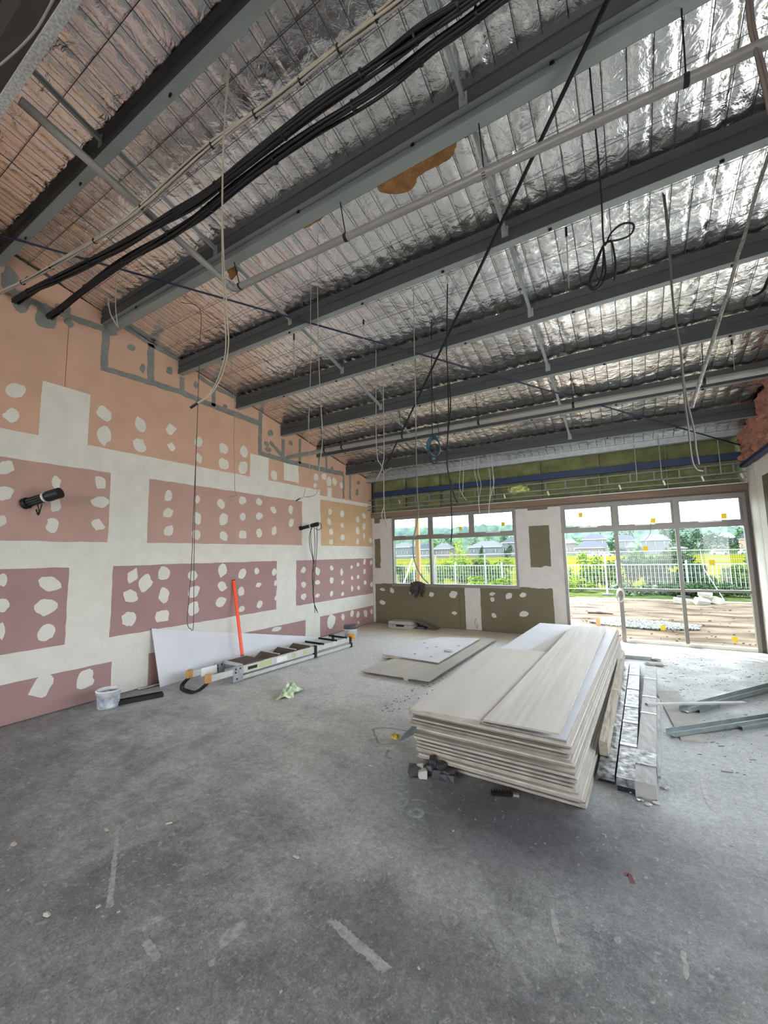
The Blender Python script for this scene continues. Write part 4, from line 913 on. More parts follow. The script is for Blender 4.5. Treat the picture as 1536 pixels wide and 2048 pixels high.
# ------------------------------------------------------------------ buckets and odds and ends by the pink wall
def bucket(c, r0, r1, h, label, mats, lid=None, n=28):
    o = empty('bucket', c, 0, label, 'bucket')
    m = MB(); m.lathe([(0, 0), (r0, 0), (r0 + (r1-r0)*.9, h*.86), (r1 + .006, h*.87), (r1 + .006, h*.93), (r1 + .010, h*.935), (r1 + .010, h), (r1 - .004, h), (r1 - .006, h*.9), (r0 - .006, .012), (0, .012)], n=n); m.build('tub', mats[0], o)
    return o
M_TUB = M('white_bucket_plastic', (.62, .63, .64), .45, var=.12, scale=14)
M_TUBB = M('blue_white_smeared_plastic', (.05, .11, .19), .5, var=.1, scale=7, col2=(.62, .63, .64))
q = at(196, 1421, 'z', 0)
bk = bucket((q[0] - .03, q[1] + .12, 0), .105, .122, .20, 'plaster-smeared blue and white bucket on the floor by the pink wall', [M_TUB])
for zz0, zz1, mt in ((.012, .12, M_TUBB),):
    m = MB(); m.lathe([(.107 + .089*zz0, zz0), (.107 + .089*zz1, zz1)], n=28); m.build('label_band', mt, bk)
m = MB(); m.lathe([(0, .150), (.07, .155), (.112, .165)], n=28); m.build('compound_fill', M('blue_compound', (.05, .13, .22), .5, var=.4, scale=14, col2=(.4, .45, .5)), bk)
m = MB(); m.tube([(-.05 + .1*t, .0 + .02*t, .155 + .01*math.sin(9*t)) for t in np.linspace(0, 1, 8)], .016, 8); m.build('trowel_lump', M_COMP, bk)
P = [(.125*math.cos(a), .125*math.sin(a), .178 - .06*math.sin((a + 2.6)/2.6*math.pi/1.2 if False else abs(math.sin((a+2.4)*.6)))) for a in np.linspace(-2.4, .2, 14)]
m = MB(); m.tube(P, .0025, 5); m.build('handle', M_GALV, bk)
q = at(695, 1281, 'z', 0)
b2_ = bucket((q[0], q[1] + .12, 0), .118, .135, .27, 'white bucket with a dark lid and an orange label beyond the ladder', [M_TUB])
m = MB(); m.lathe([(.0, .292), (.12, .292), (.146, .288), (.148, .225), (.138, .222)], n=28); m.build('lid', M('charcoal_lid', (.05, .05, .055), .5, var=.2), b2_)
V = []; a0, a1 = -1.35, -.35; n = 9
for k in range(n + 1):
    a = a0 + (a1-a0)*k/n
    for zz, r in ((.03, .1225), (.13, .1295)): V.append((r*math.cos(a), r*math.sin(a), zz))
m = MB(); m.add(V, [(2*k, 2*k+2, 2*k+3, 2*k+1) for k in range(n)]); m.build('orange_label', M('orange_label_print', (.75, .28, .01), .5), b2_)
for zz in (.05, .08, .11, .14, .17):
    V = []
    for k in range(n + 1):
        a = -2.5 + 1.0*k/n
        for z_, r in ((zz, .1185 + .017*zz/.27*.9 + .004), (zz + .008, .1185 + .017*zz/.27*.9 + .004)): V.append((r*math.cos(a), r*math.sin(a), z_))
    m = MB(); m.add(V, [(2*k, 2*k+2, 2*k+3, 2*k+1) for k in range(n)]); m.build('label_print', M_GREYC, b2_)
# black steel track by the bucket
a, b = np.array(fp(218, 1413)), np.array(fp(326, 1392)); L = np.linalg.norm(b - a)
o = empty('steel_track', (a[0], a[1], 0), math.atan2((b-a)[1], (b-a)[0]), 'dark steel track offcut lying beside the smeared bucket', 'steel track')
m = MB(); m.box((0, -.045, 0), (L, .045, .003)); m.build('web', M_BLACK, o)
m = MB(); m.box((0, -.045, .003), (L, -.042, .05)); m.build('flange', M('dark_track_steel', (.03, .035, .037), .35, metal=.5), o)
m = MB(); m.box((0, .042, .003), (L, .045, .05)); m.build('flange', M_BLACK, o)
for i, (px, py) in enumerate(((285, 1368), (296, 1372), (275, 1373))):
    q = at(px, py, 'z', .01); o = empty('board_sliver', (q[0] + .06, q[1] + .05, .012*i), 1.35 + .1*i, ['lowest', 'middle', 'top'][i] + ' board sliver tucked under the leaning white offcut', 'board sliver')
    m = MB(); m.box((-.2, -.025, 0), (.2, .025, .011)); m.build('core', M_BOARDE if i != 1 else M_COMP2, o)
# pale green rag
def rag(name, c, size, seed, mat, label, cat, rz=0.0, rough=.5):
    n = 26; V = []
    for j in range(n + 1):
        for i in range(n + 1):
            u, v = i/n*2 - 1, j/n*2 - 1; r2 = u*u + v*v
            h = size[2]*max(0, (1 - .75*r2))*(.55 + .75*abs(noise.noise(Vector((u*1.9 + seed, v*1.9, 0)))) + .5*abs(noise.noise(Vector((u*4.5, v*4.5 + seed, 3)))))
            x = u*size[0]*(.8 + .5*noise.noise(Vector((u*1.5, v*1.5, seed)))); y = v*size[1]*(.8 + .5*noise.noise(Vector((u*1.5, v*1.5, seed + 9))))
            V.append((x, y, max(.002, h)))
    m = MB(); m.add(V, [(j*(n+1)+i, j*(n+1)+i+1, (j+1)*(n+1)+i+1, (j+1)*(n+1)+i) for j in range(n) for i in range(n)], True)
    o = m.build(name, mat); o.location = c; o.rotation_euler = (0, 0, rz); return tag(o, label, cat)
q = at(578, 1388, 'z', 0)
rag('crumpled_rag', (q[0], q[1] + .02, 0), (.12, .26, .13), 2, M('pale_green_rag', (.34, .46, .24), .8, var=.3, scale=18, col2=(.62, .68, .50)), 'crumpled pale green rag on the concrete in front of the ladder', 'rag', .42)
# tool case and folded offcut under the window
q = at(816, 1256, 'z', 0); o = empty('tool_case', (q[0] - .12, q[1] - .02, 0), .06, 'small grey tool case on the floor under the window', 'tool case')
m = MB(); m.box((-.31, -.16, 0), (.31, .16, .165)); bevel(m.build('body', M('grey_case_plastic', (.30, .29, .25), .5, var=.1), o), .02, 2)
m = MB(); m.box((-.315, -.165, .090), (.315, .165, .098)); m.build('seam', M_BLKMET, o)
m = MB(); m.box((-.10, -.176, .05), (.10, -.161, .10)); bevel(m.build('handle', M_BLKMET, o), .006)
for s in (-1, 1):
    m = MB(); m.box((s*.21 - .03, -.172, .05), (s*.21 + .03, -.161, .095)); m.build('latch', M_STUD, o)
q = at(838, 1257, 'z', 0); o = empty('folded_board_scrap', (q[0] + .10, q[1] + .02, 0), .05, 'dark folded sheet offcut leaning on the grey tool case', 'sheet offcut')
m = MB(); m.prism([(-.16, -.12, .17), (.36, -.12, .004), (.36, .14, .004), (-.16, .14, .17)], (0, 0, .006)); recalc(m.build('sheet', M('dark_grey_green_sheet', (.10, .105, .08), .6, var=.2), o))
m = MB(); m.box((-.12, -.10, 0), (.06, .10, .05)); m.build('prop_block', M_CHUNK, o)
# dark cloth over the window sill
q = at(836, 1174, 'y', D - .02)
n = 22; V = []
for j in range(n + 1):
    for i in range(n + 1):
        u, v = i/n*2 - 1, j/n
        x = u*(.21 - .05*v) + .05*noise.noise(Vector((u*2, v*3, 1))); zz = .05 - .36*v*(0.75 + .5*noise.noise(Vector((u*1.7 + 4, 0, 0)))) + .06*(1 - u*u)*(1 - v)
        y = .004 - .10*abs(noise.noise(Vector((u*3.2, v*2.0, 5)))) - .05*math.sin(v*3.1) - .05*abs(noise.noise(Vector((u*7, v*3, 2))))
        V.append((q[0] + x, D - .02 + y, q[2] + .03 + zz))
m = MB(); m.add(V, [(j*(n+1)+i, j*(n+1)+i+1, (j+1)*(n+1)+i+1, (j+1)*(n+1)+i) for j in range(n) for i in range(n)], True)
tag(local(m.build('dark_cloth', M('charcoal_brown_cloth', (.018, .014, .013), .9, var=.3, scale=10, col2=(.05, .042, .04))), (q[0], D - .08, q[2])), 'dark crumpled cloth bundle hanging over the window sill', 'cloth')
m = MB(); pts = [at(953, 1237, 'y', D - .01), at(950, 1243, 'y', D - .03), at(951, 1252, 'y', D - .02), at(955, 1256, 'y', D - .02), at(955, 1248, 'y', D - .01)]
m.tube(catmull(pts, 4), .006, 6); tag(local(m.build('wire_loop', M_GREYC), tuple(pts[0])), 'small wire loop poking out of the white joint under the window', 'cable')

# ------------------------------------------------------------------ marks on the slab
M_SMEAR = M('dried_plaster_smear', (.36, .355, .345), .9, var=.25, scale=40)
M_GRN = M('green_marking_paint', (.22, .30, .26), .8, var=.25, scale=25)
F3 = lambda p: (p[0], p[1], 0.0)
def smear(px, seed, mat=None, amp=.03, name='plaster_smear', th=.0012):
    P = [fp(*p) for p in px]; q_ = ragged(P, .004, .012, seed); q_ = [p + np.array([.010*noise.noise(Vector((p[0]*70, p[1]*70, seed))), .010*noise.noise(Vector((p[0]*70, p[1]*70, seed + 9)))]) for p in q_]
    plate(name, q_, F3, (0, 0, 1), th, mat or M_SMEAR, floor)
for i, px in enumerate([[(655, 1842), (672, 1838), (720, 1880), (782, 1935), (765, 1945), (705, 1895)], [(437, 1888), (445, 1868), (470, 1850), (490, 1838), (495, 1850), (478, 1872), (455, 1890), (440, 1900)],
        [(286, 1890), (296, 1874), (306, 1885), (320, 1914), (310, 1922), (296, 1908)], [(233, 1662), (238, 1662), (233, 1730), (226, 1812), (212, 1815), (222, 1740)], [(300, 1838), (325, 1830), (328, 1836), (305, 1850)],
        [(1362, 1900), (1372, 1905), (1378, 1958), (1370, 1960)], [(1098, 1810), (1112, 1830), (1124, 1882), (1115, 1888), (1104, 1850)], 
        [(1400, 1545), (1420, 1542), (1412, 1570), (1425, 1600), (1432, 1625), (1415, 1612), (1402, 1580)], [(415, 1925), (432, 1915), (430, 1928), (418, 1934)]]): smear(px, 20 + i)
def stroke(px, wpx, seed, mat):
    P = [np.array(fp(*p)) for p in px]; P = [q[:2] for q in catmull([np.array([p[0], p[1], 0]) for p in P], 4)]; l = []; r = []
    for i, p in enumerate(P):
        t = P[min(i+1, len(P)-1)] - P[max(i-1, 0)]; t = t/max(np.linalg.norm(t), 1e-9); n = np.array([-t[1], t[0]]); w = wpx*(1 + .4*noise.noise(Vector((i*.7, seed, 0)))); l.append(p + n*w); r.append(p - n*w)
    m = MB(); k = len(l); m.add([(p[0], p[1], .0008) for p in l + r], [(i, i+1, k+i+1, k+i) for i in range(k-1)]); m.build('paint_mark', mat, floor)
for i, (px, w) in enumerate([([(745, 1458), (775, 1456), (815, 1462)], .010), ([(745, 1458), (752, 1475), (757, 1488)], .012), ([(757, 1489), (790, 1488)], .008), ([(778, 1500), (772, 1512), (784, 1518)], .012),
        ([(785, 1535), (790, 1545), (800, 1548), (806, 1538)], .010), ([(783, 1558), (800, 1556), (810, 1560)], .009), ([(790, 1565), (806, 1570), (812, 1560)], .009), ([(790, 1583), (802, 1589), (815, 1583), (810, 1578)], .012),
        ([(794, 1605), (802, 1598), (814, 1600), (810, 1610), (798, 1612), (793, 1606)], .010), ([(822, 1600), (840, 1600), (852, 1604)], .008), ([(815, 1628), (830, 1618), (845, 1624), (838, 1634), (820, 1632)], .014)]): stroke(px, w, i, M_GRN)
stroke([(1248, 1750), (1256, 1748), (1262, 1758), (1266, 1768)], .012, 3, M('red_crayon_mark', (.17, .055, .06), .8, var=.3, scale=30))
dk = MB(); rn2 = random.Random(21)
for k in range(260):
    x, y = rn2.uniform(5.95, 7.4), rn2.uniform(4.0, 8.2); s = rn2.uniform(.004, .012) if k % 9 else rn2.uniform(.015, .035); a = rn2.uniform(-.5, .5) + .4
    dk.obox((x, y, .0012), (s*math.cos(a), s*math.sin(a), 0), (-s*.3*math.sin(a), s*.3*math.cos(a), 0), (0, 0, .0012))
for k in range(160):
    x, y = rn2.uniform(3.2, 4.1), rn2.uniform(4.0, 5.6); s = rn2.uniform(.004, .014); a = rn2.uniform(0, 6)
    dk.obox((x, y, .0015), (s*math.cos(a), s*math.sin(a), 0), (-s*.5*math.sin(a), s*.5*math.cos(a), 0), (0, 0, .0015))
tag(dk.build('dark_floor_chips', M('dark_floor_chip', (.13, .125, .115), .9, var=.4, scale=5), kind='stuff'), 'scatter of dark chips on the concrete round the stack', 'debris')
# loose crumbs over the slab (a countless scatter)
cr = MB(); rn = random.Random(11)
for k in range(700):
    if k < 450: x, y = rn.uniform(3.0, 7.4), rn.uniform(.9, 8.5)
    else: x, y = rn.uniform(.3, 7.4), rn.uniform(.8, 8.6)
    if 4.0 < x < 5.95 and 3.0 < y < 7.8: continue
    s = rn.uniform(.002, .006) if rn.random() < .95 else rn.uniform(.006, .011); a = rn.uniform(0, 6)
    cr.obox((x, y, s*.3), (s*math.cos(a), s*math.sin(a), 0), (-s*.6*math.sin(a), s*.6*math.cos(a), 0), (0, 0, s*.35))
tag(cr.build('floor_crumbs', M('pale_crumb', (.36, .34, .31), .9, var=.5, scale=3), kind='stuff'), 'scatter of pale plaster crumbs over the concrete floor', 'debris')
q = at(338, 1648, 'z', 0); m = MB(); m.tube([(q[0] - .012, q[1] - .014, .004), (q[0] + .012, q[1] + .014, .006)], .005, 7); tag(local(m.build('plastic_plug', M_ALUL), (q[0], q[1], 0)), 'small silver plug lying alone on the front left concrete', 'debris')
for i, (px, py, s) in enumerate(((94, 1830, .03), (27, 1690, .03), (213, 1660, .025), (592, 1715, .025), (742, 1532, .02))):
    q = at(px, py, 'z', 0); tag(crumple('plaster_flake', (q[0], q[1], .004), (s, s*.5, .005), 90 + i, M_COMP2, .4, 1), ['pale flake at the lower left of the floor', 'pale flake at the left edge of the floor', 'pale flake on the floor below the pink wall', 'pale flake in the middle of the front floor', 'pale flake left of the green floor marks'][i], 'debris')
# ------------------------------------------------------------------ things hanging from the roof, and stubs in the pink wall
def hang(name, top_px, pts, r, mat, label, cat='cable', off=-.02, tip=None, smooth=4, extra=None):
    """a cable that leaves the roof at top_px and hangs in the upright plane facing the photographer there"""
    T = roofpt(*top_px, off); P = [T] + [facing(px, py, T) for px, py in pts]
    o = empty(name, tuple(T), 0, label, cat)
    m = MB(); m.tube(catmull(P, smooth), r, 6); pchild(m, 'sheath', mat, o)
    if tip is not None:
        d = P[-1] - P[-2]; d /= np.linalg.norm(d); m = MB(); m.tube([P[-1], P[-1] + d*.05], r*1.8, 6); pchild(m, 'taped_end', tip, o)
    if extra:
        for E_ in extra:
            m = MB(); m.tube(catmull([facing(px, py, T) for px, py in E_], smooth), r, 6); pchild(m, 'sheath', mat, o)
    return o
hang('hanging_cable', (459, 112), [(452, 185), (447, 300), (445, 420), (447, 500), (450, 560), (455, 640), (457, 690), (448, 740), (425, 785), (395, 806)], .0042, M_BEIGE, 'long beige cable pair hanging at the upper left with a black taped end', tip=M_BLACK, extra=[[(461, 115), (454, 190), (446, 300), (444, 480), (448, 600), (452, 690), (443, 740), (420, 788), (396, 807)]])
hang('hanging_cable', (362, 605), [(400, 618), (399, 700), (394, 860), (388, 1000), (383, 1130), (375, 1230), (376, 1252), (381, 1257), (387, 1250), (388, 1130), (390, 1000), (393, 870)], .0038, M('dark_brown_sheath', (.045, .03, .03), .5), 'dark looped cable hanging in front of the pink wall above the leaning board', off=.18)
hang('hanging_cable', (462, 716), [(465, 762), (468, 790), (469, 827), (468, 876), (469, 940), (470, 981), (474, 991), (462, 993), (455, 999)], .0042, M_GREYC, 'thin grey cable hanging before the orange board, curled at its end', off=.2)
hang('hanging_cable', (622, 560), [(621, 640), (622, 700), (620, 778), (617, 864), (619, 934), (612, 970), (607, 993), (600, 997)], .0038, M_GREYC, 'left of two thin cables meeting in front of the wall duct stub', off=.2, tip=M_BLACK)
hang('hanging_cable', (636, 470), [(635, 560), (637, 700), (641, 798), (645, 876), (639, 934), (635, 981), (625, 992), (609, 994)], .0042, M_GREYC, 'right of two thin cables meeting in front of the wall duct stub', off=.2)
hang('hanging_cable', (752, 700), [(752, 750), (753, 900), (762, 930), (767, 945), (768, 1010), (770, 1035), (775, 1058)], .006, M_GREYC, 'grey cable hanging left of the window with a knotted joint', off=.2, extra=[[(766, 750), (768, 900), (765, 930), (760, 945), (752, 960)], [(767, 945), (775, 940), (783, 935)], [(768, 1012), (763, 1030), (766, 1040)]])
hang('hanging_cable', (831, 690), [(831, 750), (832, 887), (835, 994), (837, 1014), (834, 1047), (827, 1077), (828, 1118), (842, 1151), (857, 1167)], .007, M('dark_grey_sheath', (.09, .09, .085), .5), 'long cable curving down past the window to the dark cloth', off=.2)
hang('hanging_cable', (895, 568), [(894, 640), (893, 700), (895, 736), (897, 814), (896, 860), (894, 925), (900, 964), (903, 1016), (904, 1060), (902, 1085)], .007, M_BLKMET, 'black cable hanging in front of the middle window pane', off=.2, extra=[[(899, 760), (901, 814), (896, 870)], [(901, 960), (908, 990), (915, 1005)]])
for i, (P, lb) in enumerate((([(922, 880), (922, 899), (920, 940), (919, 974), (925, 990), (933, 1001)], 'left of three white cables hanging in front of the green insulation'),
                             ([(950, 885), (950, 912), (949, 943), (955, 969), (957, 1000), (959, 1027)], 'middle of three white cables hanging in front of the green insulation'),
                             ([(976, 888), (976, 909), (978, 940), (981, 964), (979, 1000), (977, 1027)], 'right of three white cables hanging in front of the green insulation'))):
    T = at(*P[0], 'y', 8.3); o = empty('hanging_cable', tuple(T), 0, lb, 'cable')
    for dx in (0, 7):
        m = MB(); m.tube(catmull([at(p[0] + dx*(1 if k < 4 else .1), p[1], 'y', 8.3) for k, p in enumerate(P)], 4), .005, 6); pchild(m, 'sheath', M_WHITEC, o)
hang('hanging_cable', (1326, 387), [(1333, 445), (1340, 523), (1342, 560), (1347, 617), (1357, 676), (1363, 725), (1369, 799), (1376, 850), (1383, 914), (1392, 938), (1406, 942)], .007, M('dark_grey_sheath2', (.10, .09, .085), .5), 'dark cable pair hanging at the right in front of the foil', off=.2, extra=[[(1329, 390), (1338, 470), (1346, 600), (1360, 690), (1370, 780), (1388, 860), (1392, 898), (1398, 929)]])
hang('braided_conduit', (1536, 312), [(1526, 345), (1509, 397), (1488, 475), (1476, 510), (1460, 570), (1443, 625), (1424, 687), (1404, 750), (1388, 800), (1384, 815)], .013, M('grey_braid', (.26, .25, .235), .45, metal=.4, var=.4, scale=60), 'thick grey braided flexible conduit slanting down at the right', 'conduit', smooth=5)
hang('hanging_cable', (1494, -20), [(1496, 20), (1501, 60), (1510, 95), (1520, 140), (1532, 190), (1540, 230)], .010, M('brown_grey_sheath', (.16, .125, .11), .5), 'brown-grey cable pair at the top right corner crossing the pipe', extra=[[(1502, -10), (1505, 40), (1514, 85), (1526, 130), (1538, 175), (1548, 220)]])
hang('cable_coil', (1178, 118), [(1183, 180), (1195, 300), (1203, 400), (1208, 488), (1222, 466), (1242, 449), (1262, 446), (1268, 455), (1260, 470), (1240, 479), (1215, 484), (1206, 492), (1192, 522), (1180, 556), (1178, 573), (1190, 580), (1202, 570), (1211, 548), (1209, 515), (1206, 492)], .006, M_BLKMET, 'black cable hanging from the roof with untidy loops at the upper right', 'cable coil', off=.15, smooth=5, extra=[[(1206, 492), (1196, 520), (1184, 552), (1180, 565), (1186, 575), (1197, 566), (1205, 540), (1207, 500)], [(1208, 488), (1222, 482), (1228, 505), (1231, 530), (1228, 560)]])
hang('hanging_cable', (827, 575), [(828, 640), (829, 720), (831, 790), (832, 860)], .005, M_GREYC, 'thin grey drop wire between the crossing bracing rods and the left bays', off=.2)
# suspension rods below the purlins
for px, py, py1, lb in ((588, 668, 750, 'short suspension rod under the third purlin, left side'), (1132, 455, 576, 'short suspension rod with a dark clip above the crossing rods, right of centre'), (1463, 680, 740, 'short suspension rod near the right end of the fifth purlin'), (727, 640, 700, 'short suspension rod left of the rod crossing')):
    T = roofpt(px, py, -.0); B = facing(px + 6*(px > 1000), py1, T); o = empty('suspension_rod', tuple(T), 0, lb, 'hanger rod')
    m = MB(); m.tube([T, B], .0045, 6); pchild(m, 'rod', M_GREYC, o); m = MB(); m.tube([T, T + (B - T)*.15], .011, 6); pchild(m, 'clip', M_BLKMET, o)
# teal hose coil
T = roofpt(862, 600, .1); T = at(866, 850, 'y', 5.3); cc_ = at(866, 895, 'y', 5.3)
o = empty('hose_coil', tuple(cc_), 0, 'teal and black cable coil hanging in front of the far bays', 'cable coil'); zz_ = (cc_[2])
sc = np.linalg.norm(at(866, 870, 'y', 5.3) - at(866, 920, 'y', 5.3))/50
tx = np.array([math.cos(-YAW), math.sin(-YAW)*-0, 0])
def ring(cx, cy, rx, ry, k, mat, name, r=.010):
    P = [at(cx + rx*math.cos(a) + .8*math.sin(3*a + k), cy + ry*math.sin(a) + .8*math.cos(2*a + k), 'y', 5.3 + .012*k) for a in np.linspace(0, 2*math.pi, 25)]
    m = MB(); m.tube(P, r, 7); pchild(m, name, mat, o)
for k in range(4): ring(867 + .6*k, 894 + k*.5, 13 - k*.9, 21 - k, k, M_TEAL, 'hose_loop')
ring(868, 908, 9, 19, 5, M_BLACK, 'cable_loop', .008)
P = [roofpt(863, 640, .15)] + [at(px, py, 'y', 5.3) for px, py in ((863, 760), (864, 850), (866, 875))]
m = MB(); m.tube(catmull([P[0], P[1], P[2], P[3]], 5), .006, 6); pchild(m, 'hanging_cord', M_BLKMET, o)
P = [at(px, py, 'y', 5.3) for px, py in ((862, 700), (865, 780), (872, 830), (878, 868), (875, 880))]
m = MB(); m.tube(catmull(P, 5), .005, 6); pchild(m, 'hanging_cord', M_BLKMET, o)
# white cable coil on the door mullion
cc_ = at(1241, 1190, 'y', D - .03); o = empty('cable_coil', tuple(cc_), 0, 'white cable coil hooked on the door mullion', 'cable coil')
for k in range(5):
    P = [at(1241 + (8.5 - .7*k)*math.cos(a), 1190 + (14 - .6*k)*math.sin(a) + k*.5, 'y', D - .03 - .012*k) for a in np.linspace(0, 2*math.pi, 25)]
    m = MB(); m.tube(P, .007, 6); pchild(m, 'loop', M_WHITEC, o)
m = MB(); m.tube([at(1240, 1167, 'y', D - .03), at(1240, 1178, 'y', D - .04)], .006, 6); pchild(m, 'hook', M_GALV, o)
# wire dangling before the middle door light
P = [at(px, py, 'y', D - .05) for px, py in ((1290, 985), (1293, 1005), (1298, 1030), (1301, 1045), (1300, 1068), (1285, 1085))]
m = MB(); m.tube(catmull(P, 5), .004, 5); tag(local(m.build('loose_wire', M_GREYC), tuple(P[0])), 'thin loose wire dangling before the middle door light', 'cable')
# conduit stubs out of the pink wall
def stub(base, tip, r, label, wires):
    B = np.array(base); T_ = np.array(tip); d = (T_ - B)/np.linalg.norm(T_ - B); o = empty('conduit_stub', tuple(B), 0, label, 'conduit stub')
    rn = random.Random(int(B[1]*100))
    for k in range(7):
        a = k*.9; off = np.array([0, math.cos(a), math.sin(a)])*r*.55
        m = MB(); m.tube(catmull([B + off, B + (T_-B)*.5 + off*1.15, T_ + off*(.8 + .4*rn.random()) + d*rn.uniform(-.02, .03)], 4), r*.42, 7); pchild(m, 'cable', M_BLACK, o)
    m = MB(); m.tube([B + (T_-B)*.0, B + (T_-B)*.12], r*1.25, 10); pchild(m, 'sleeve', M_BLKMET, o)
    m = MB(); m.tube([B + (T_-B)*.62, B + (T_-B)*.68], r*1.12, 10); pchild(m, 'tape_band', M_WHITEC, o)
    m = MB(); m.tube([T_ - d*.09, T_ + d*.05], r*1.2, 10); pchild(m, 'wrapped_end', M_BLACK, o)
    for W in wires:
        m = MB(); m.tube(catmull(W, 5), .006, 6); pchild(m, 'wire', M_BLKMET, o)
    return o
B_ = at(48, 1008, 'x', 0); n_ = lambda px, py, x: at(px, py, 'x', x)
stub(B_, n_(112, 988, .28), .05, 'thick black cable stub sticking out of the pink wall at the far left', [[n_(75, 1008, .12), n_(78, 1022, .14), n_(76, 1029, .14), n_(73, 1018, .13)], [n_(84, 1008, .16), n_(77, 1030, .16), n_(72, 1019, .14)]])
B_ = at(600, 1057, 'x', 0)
stub(B_, n_(632, 1049, .35), .035, 'black cable stub with long hanging wires out of the pink wall below the cable ends', [
    [n_(622, 1054, .24), n_(622, 1085, .24), n_(628, 1130, .24), n_(624, 1150, .24), n_(628, 1200, .24), n_(630, 1226, .24)], [n_(628, 1052, .3), n_(630, 1090, .3), n_(628, 1130, .3), n_(626, 1160, .3), n_(627, 1200, .3), n_(636, 1226, .3)],
    [n_(634, 1050, .34), n_(634, 1090, .34), n_(631, 1130, .34), n_(628, 1165, .34), n_(627, 1200, .34), n_(633, 1222, .34)], [n_(626, 1052, .2), n_(619, 1070, .2), n_(620, 1095, .2), n_(626, 1120, .2), n_(624, 1150, .2)],
    [n_(632, 1049, .33), n_(640, 1046, .36), n_(643, 1055, .36), n_(636, 1060, .35), n_(630, 1056, .33)]])
# cable end at the right edge and small cables at the wall head
P = [at(px, py, 'y', 4.2) for px, py in ((1545, 540), (1536, 560), (1528, 578), (1514, 590), (1504, 592))]
m = MB(); m.tube(catmull(P, 4), [.008]*14 + [.016]*3 if False else .013, 7); tag(local(m.build('cable_end', M_BLACK), tuple(P[0])), 'black cable end poking in at the right edge of the photo', 'cable')
T = (232, 540); hang('hanging_cable', T, [(232, 570), (231, 600), (232, 625), (236, 655)], .005, M_BEIGE, 'short beige cable tail at the wall end of the second purlin', off=-.0, extra=[[(217, 598), (220, 625), (228, 640), (237, 655)], [(216, 605), (222, 630), (232, 650)]])
# ------------------------------------------------------------------ outdoors beyond the glazing
M_DIRT = M('sandy_brown_dirt', (0.0456, 0.0353, 0.0269), .95, spec=0.0, var=.3, scale=1.6, bump=.8, bscale=7, stretch=(.5, 1.4, 1), detail=9, col2=(0.1080, 0.0878, 0.0706))
M_GRAVEL = M('pale_blue_grey_gravel', (0.0864, 0.0936, 0.0922), .9, spec=0.0, var=.45, scale=22, bump=.8, bscale=20, col2=(0.1440, 0.1548, 0.1512))
M_VERGE = M('rough_green_verge', (0.0202, 0.0324, 0.0130), .95, spec=0.0, var=.4, scale=2.5, bump=.7, bscale=9, detail=8, col2=(0.0396, 0.0540, 0.0187))
M_FIELD = M('yellow_green_field', (0.0540, 0.0576, 0.0036), .95, spec=0.0, var=.18, scale=.35, detail=8, bump=.3, col2=(0.0662, 0.0684, 0.0058))
M_LEAF = [M('bright_leaf', (0.1152, 0.1856, 0.0154), .7, spec=0.0, var=.35, scale=5), M('mid_leaf', (0.0576, 0.1024, 0.0166), .7, spec=0.0, var=.35, scale=5), M('dark_leaf', (0.0282, 0.0589, 0.0230), .7, spec=0.0, var=.35, scale=4), M('grey_green_leaf', (0.0960, 0.1344, 0.0832), .8, spec=0.0, var=.3, scale=3)]
M_BARK = M('bark', (.10, .075, .05), .9, var=.3)
M_FENCE = M('white_fence_paint', (0.2400, 0.2600, 0.2560), .5, var=.04)
GZ = -.06
def strip(name, x0, x1, y0, y1, z, amp, mat, nx, ny, z1=None, seed=0.0):
    V = []
    for j in range(ny + 1):
        y = y0 + (y1-y0)*j/ny
        for i in range(nx + 1):
            x = x0 + (x1-x0)*i/nx; e = amp*(noise.noise(Vector((x*.6 + seed, y*.9, 0))) + .5*noise.noise(Vector((x*2.2, y*3.1, seed))))
            V.append((x, y, z + ((z1 if z1 is not None else z) - z)*j/ny + e*(1 if j else 0)))
    m = MB(); m.add(V, [(j*(nx+1)+i, j*(nx+1)+i+1, (j+1)*(nx+1)+i+1, (j+1)*(nx+1)+i) for j in range(ny) for i in range(nx)], True)
    return m.build(name, mat, kind='structure')
strip('ground_dirt', -24, 30, D + .062, 17.2, GZ, .035, M_DIRT, 140, 60, -.02)
strip('ground_verge', -24, 30, 17.15, 21.0, -.01, .05, M_VERGE, 70, 14, .0, 3.0)
strip('ground_field', -230, 240, 20.9, 155, .0, .05, M_FIELD, 60, 30, -.1, 5.0)
strip('ground_beyond', -420, 420, 154.5, 560, -.15, .4, M_VERGE, 40, 30, 7.0, 8.0)
M_BOUNCE = M('added_bounce_paving', (.50, .49, .465), .85, var=.08, scale=2)  # unseen pale ground added to bounce sunlight up into the room
strip('ground_bounce_rear', -40, 50, -60, YR - .16, -.25, .02, M_BOUNCE, 12, 12, -.2)
strip('ground_bounce_side', RX + .31, 60, YR - .16, D + .06, -.25, .0, M_BOUNCE, 12, 12, -.25)
g0 = MB(); gc = at(1285, 1251, 'z', GZ); rn = random.Random(9)
for k in range(2600):
    a = rn.uniform(0, 6.28); r_ = rn.random()**.6; x, y = gc[0] + 1.05*r_*math.cos(a) + .25*noise.noise(Vector((a*2, 0, 0))), gc[1] + .62*r_*math.sin(a); s = rn.uniform(.010, .026); b_ = rn.uniform(0, 3)
    g0.obox((x, y, GZ + .035 + s*.2), (s*math.cos(b_), s*math.sin(b_), .2*s), (-s*.7*math.sin(b_), s*.7*math.cos(b_), 0), (0, .15*s, s*.5))
tag(g0.build('gravel_patch', M_GRAVEL, kind='stuff'), 'pale grey gravel patch on the dirt outside the doors', 'gravel')
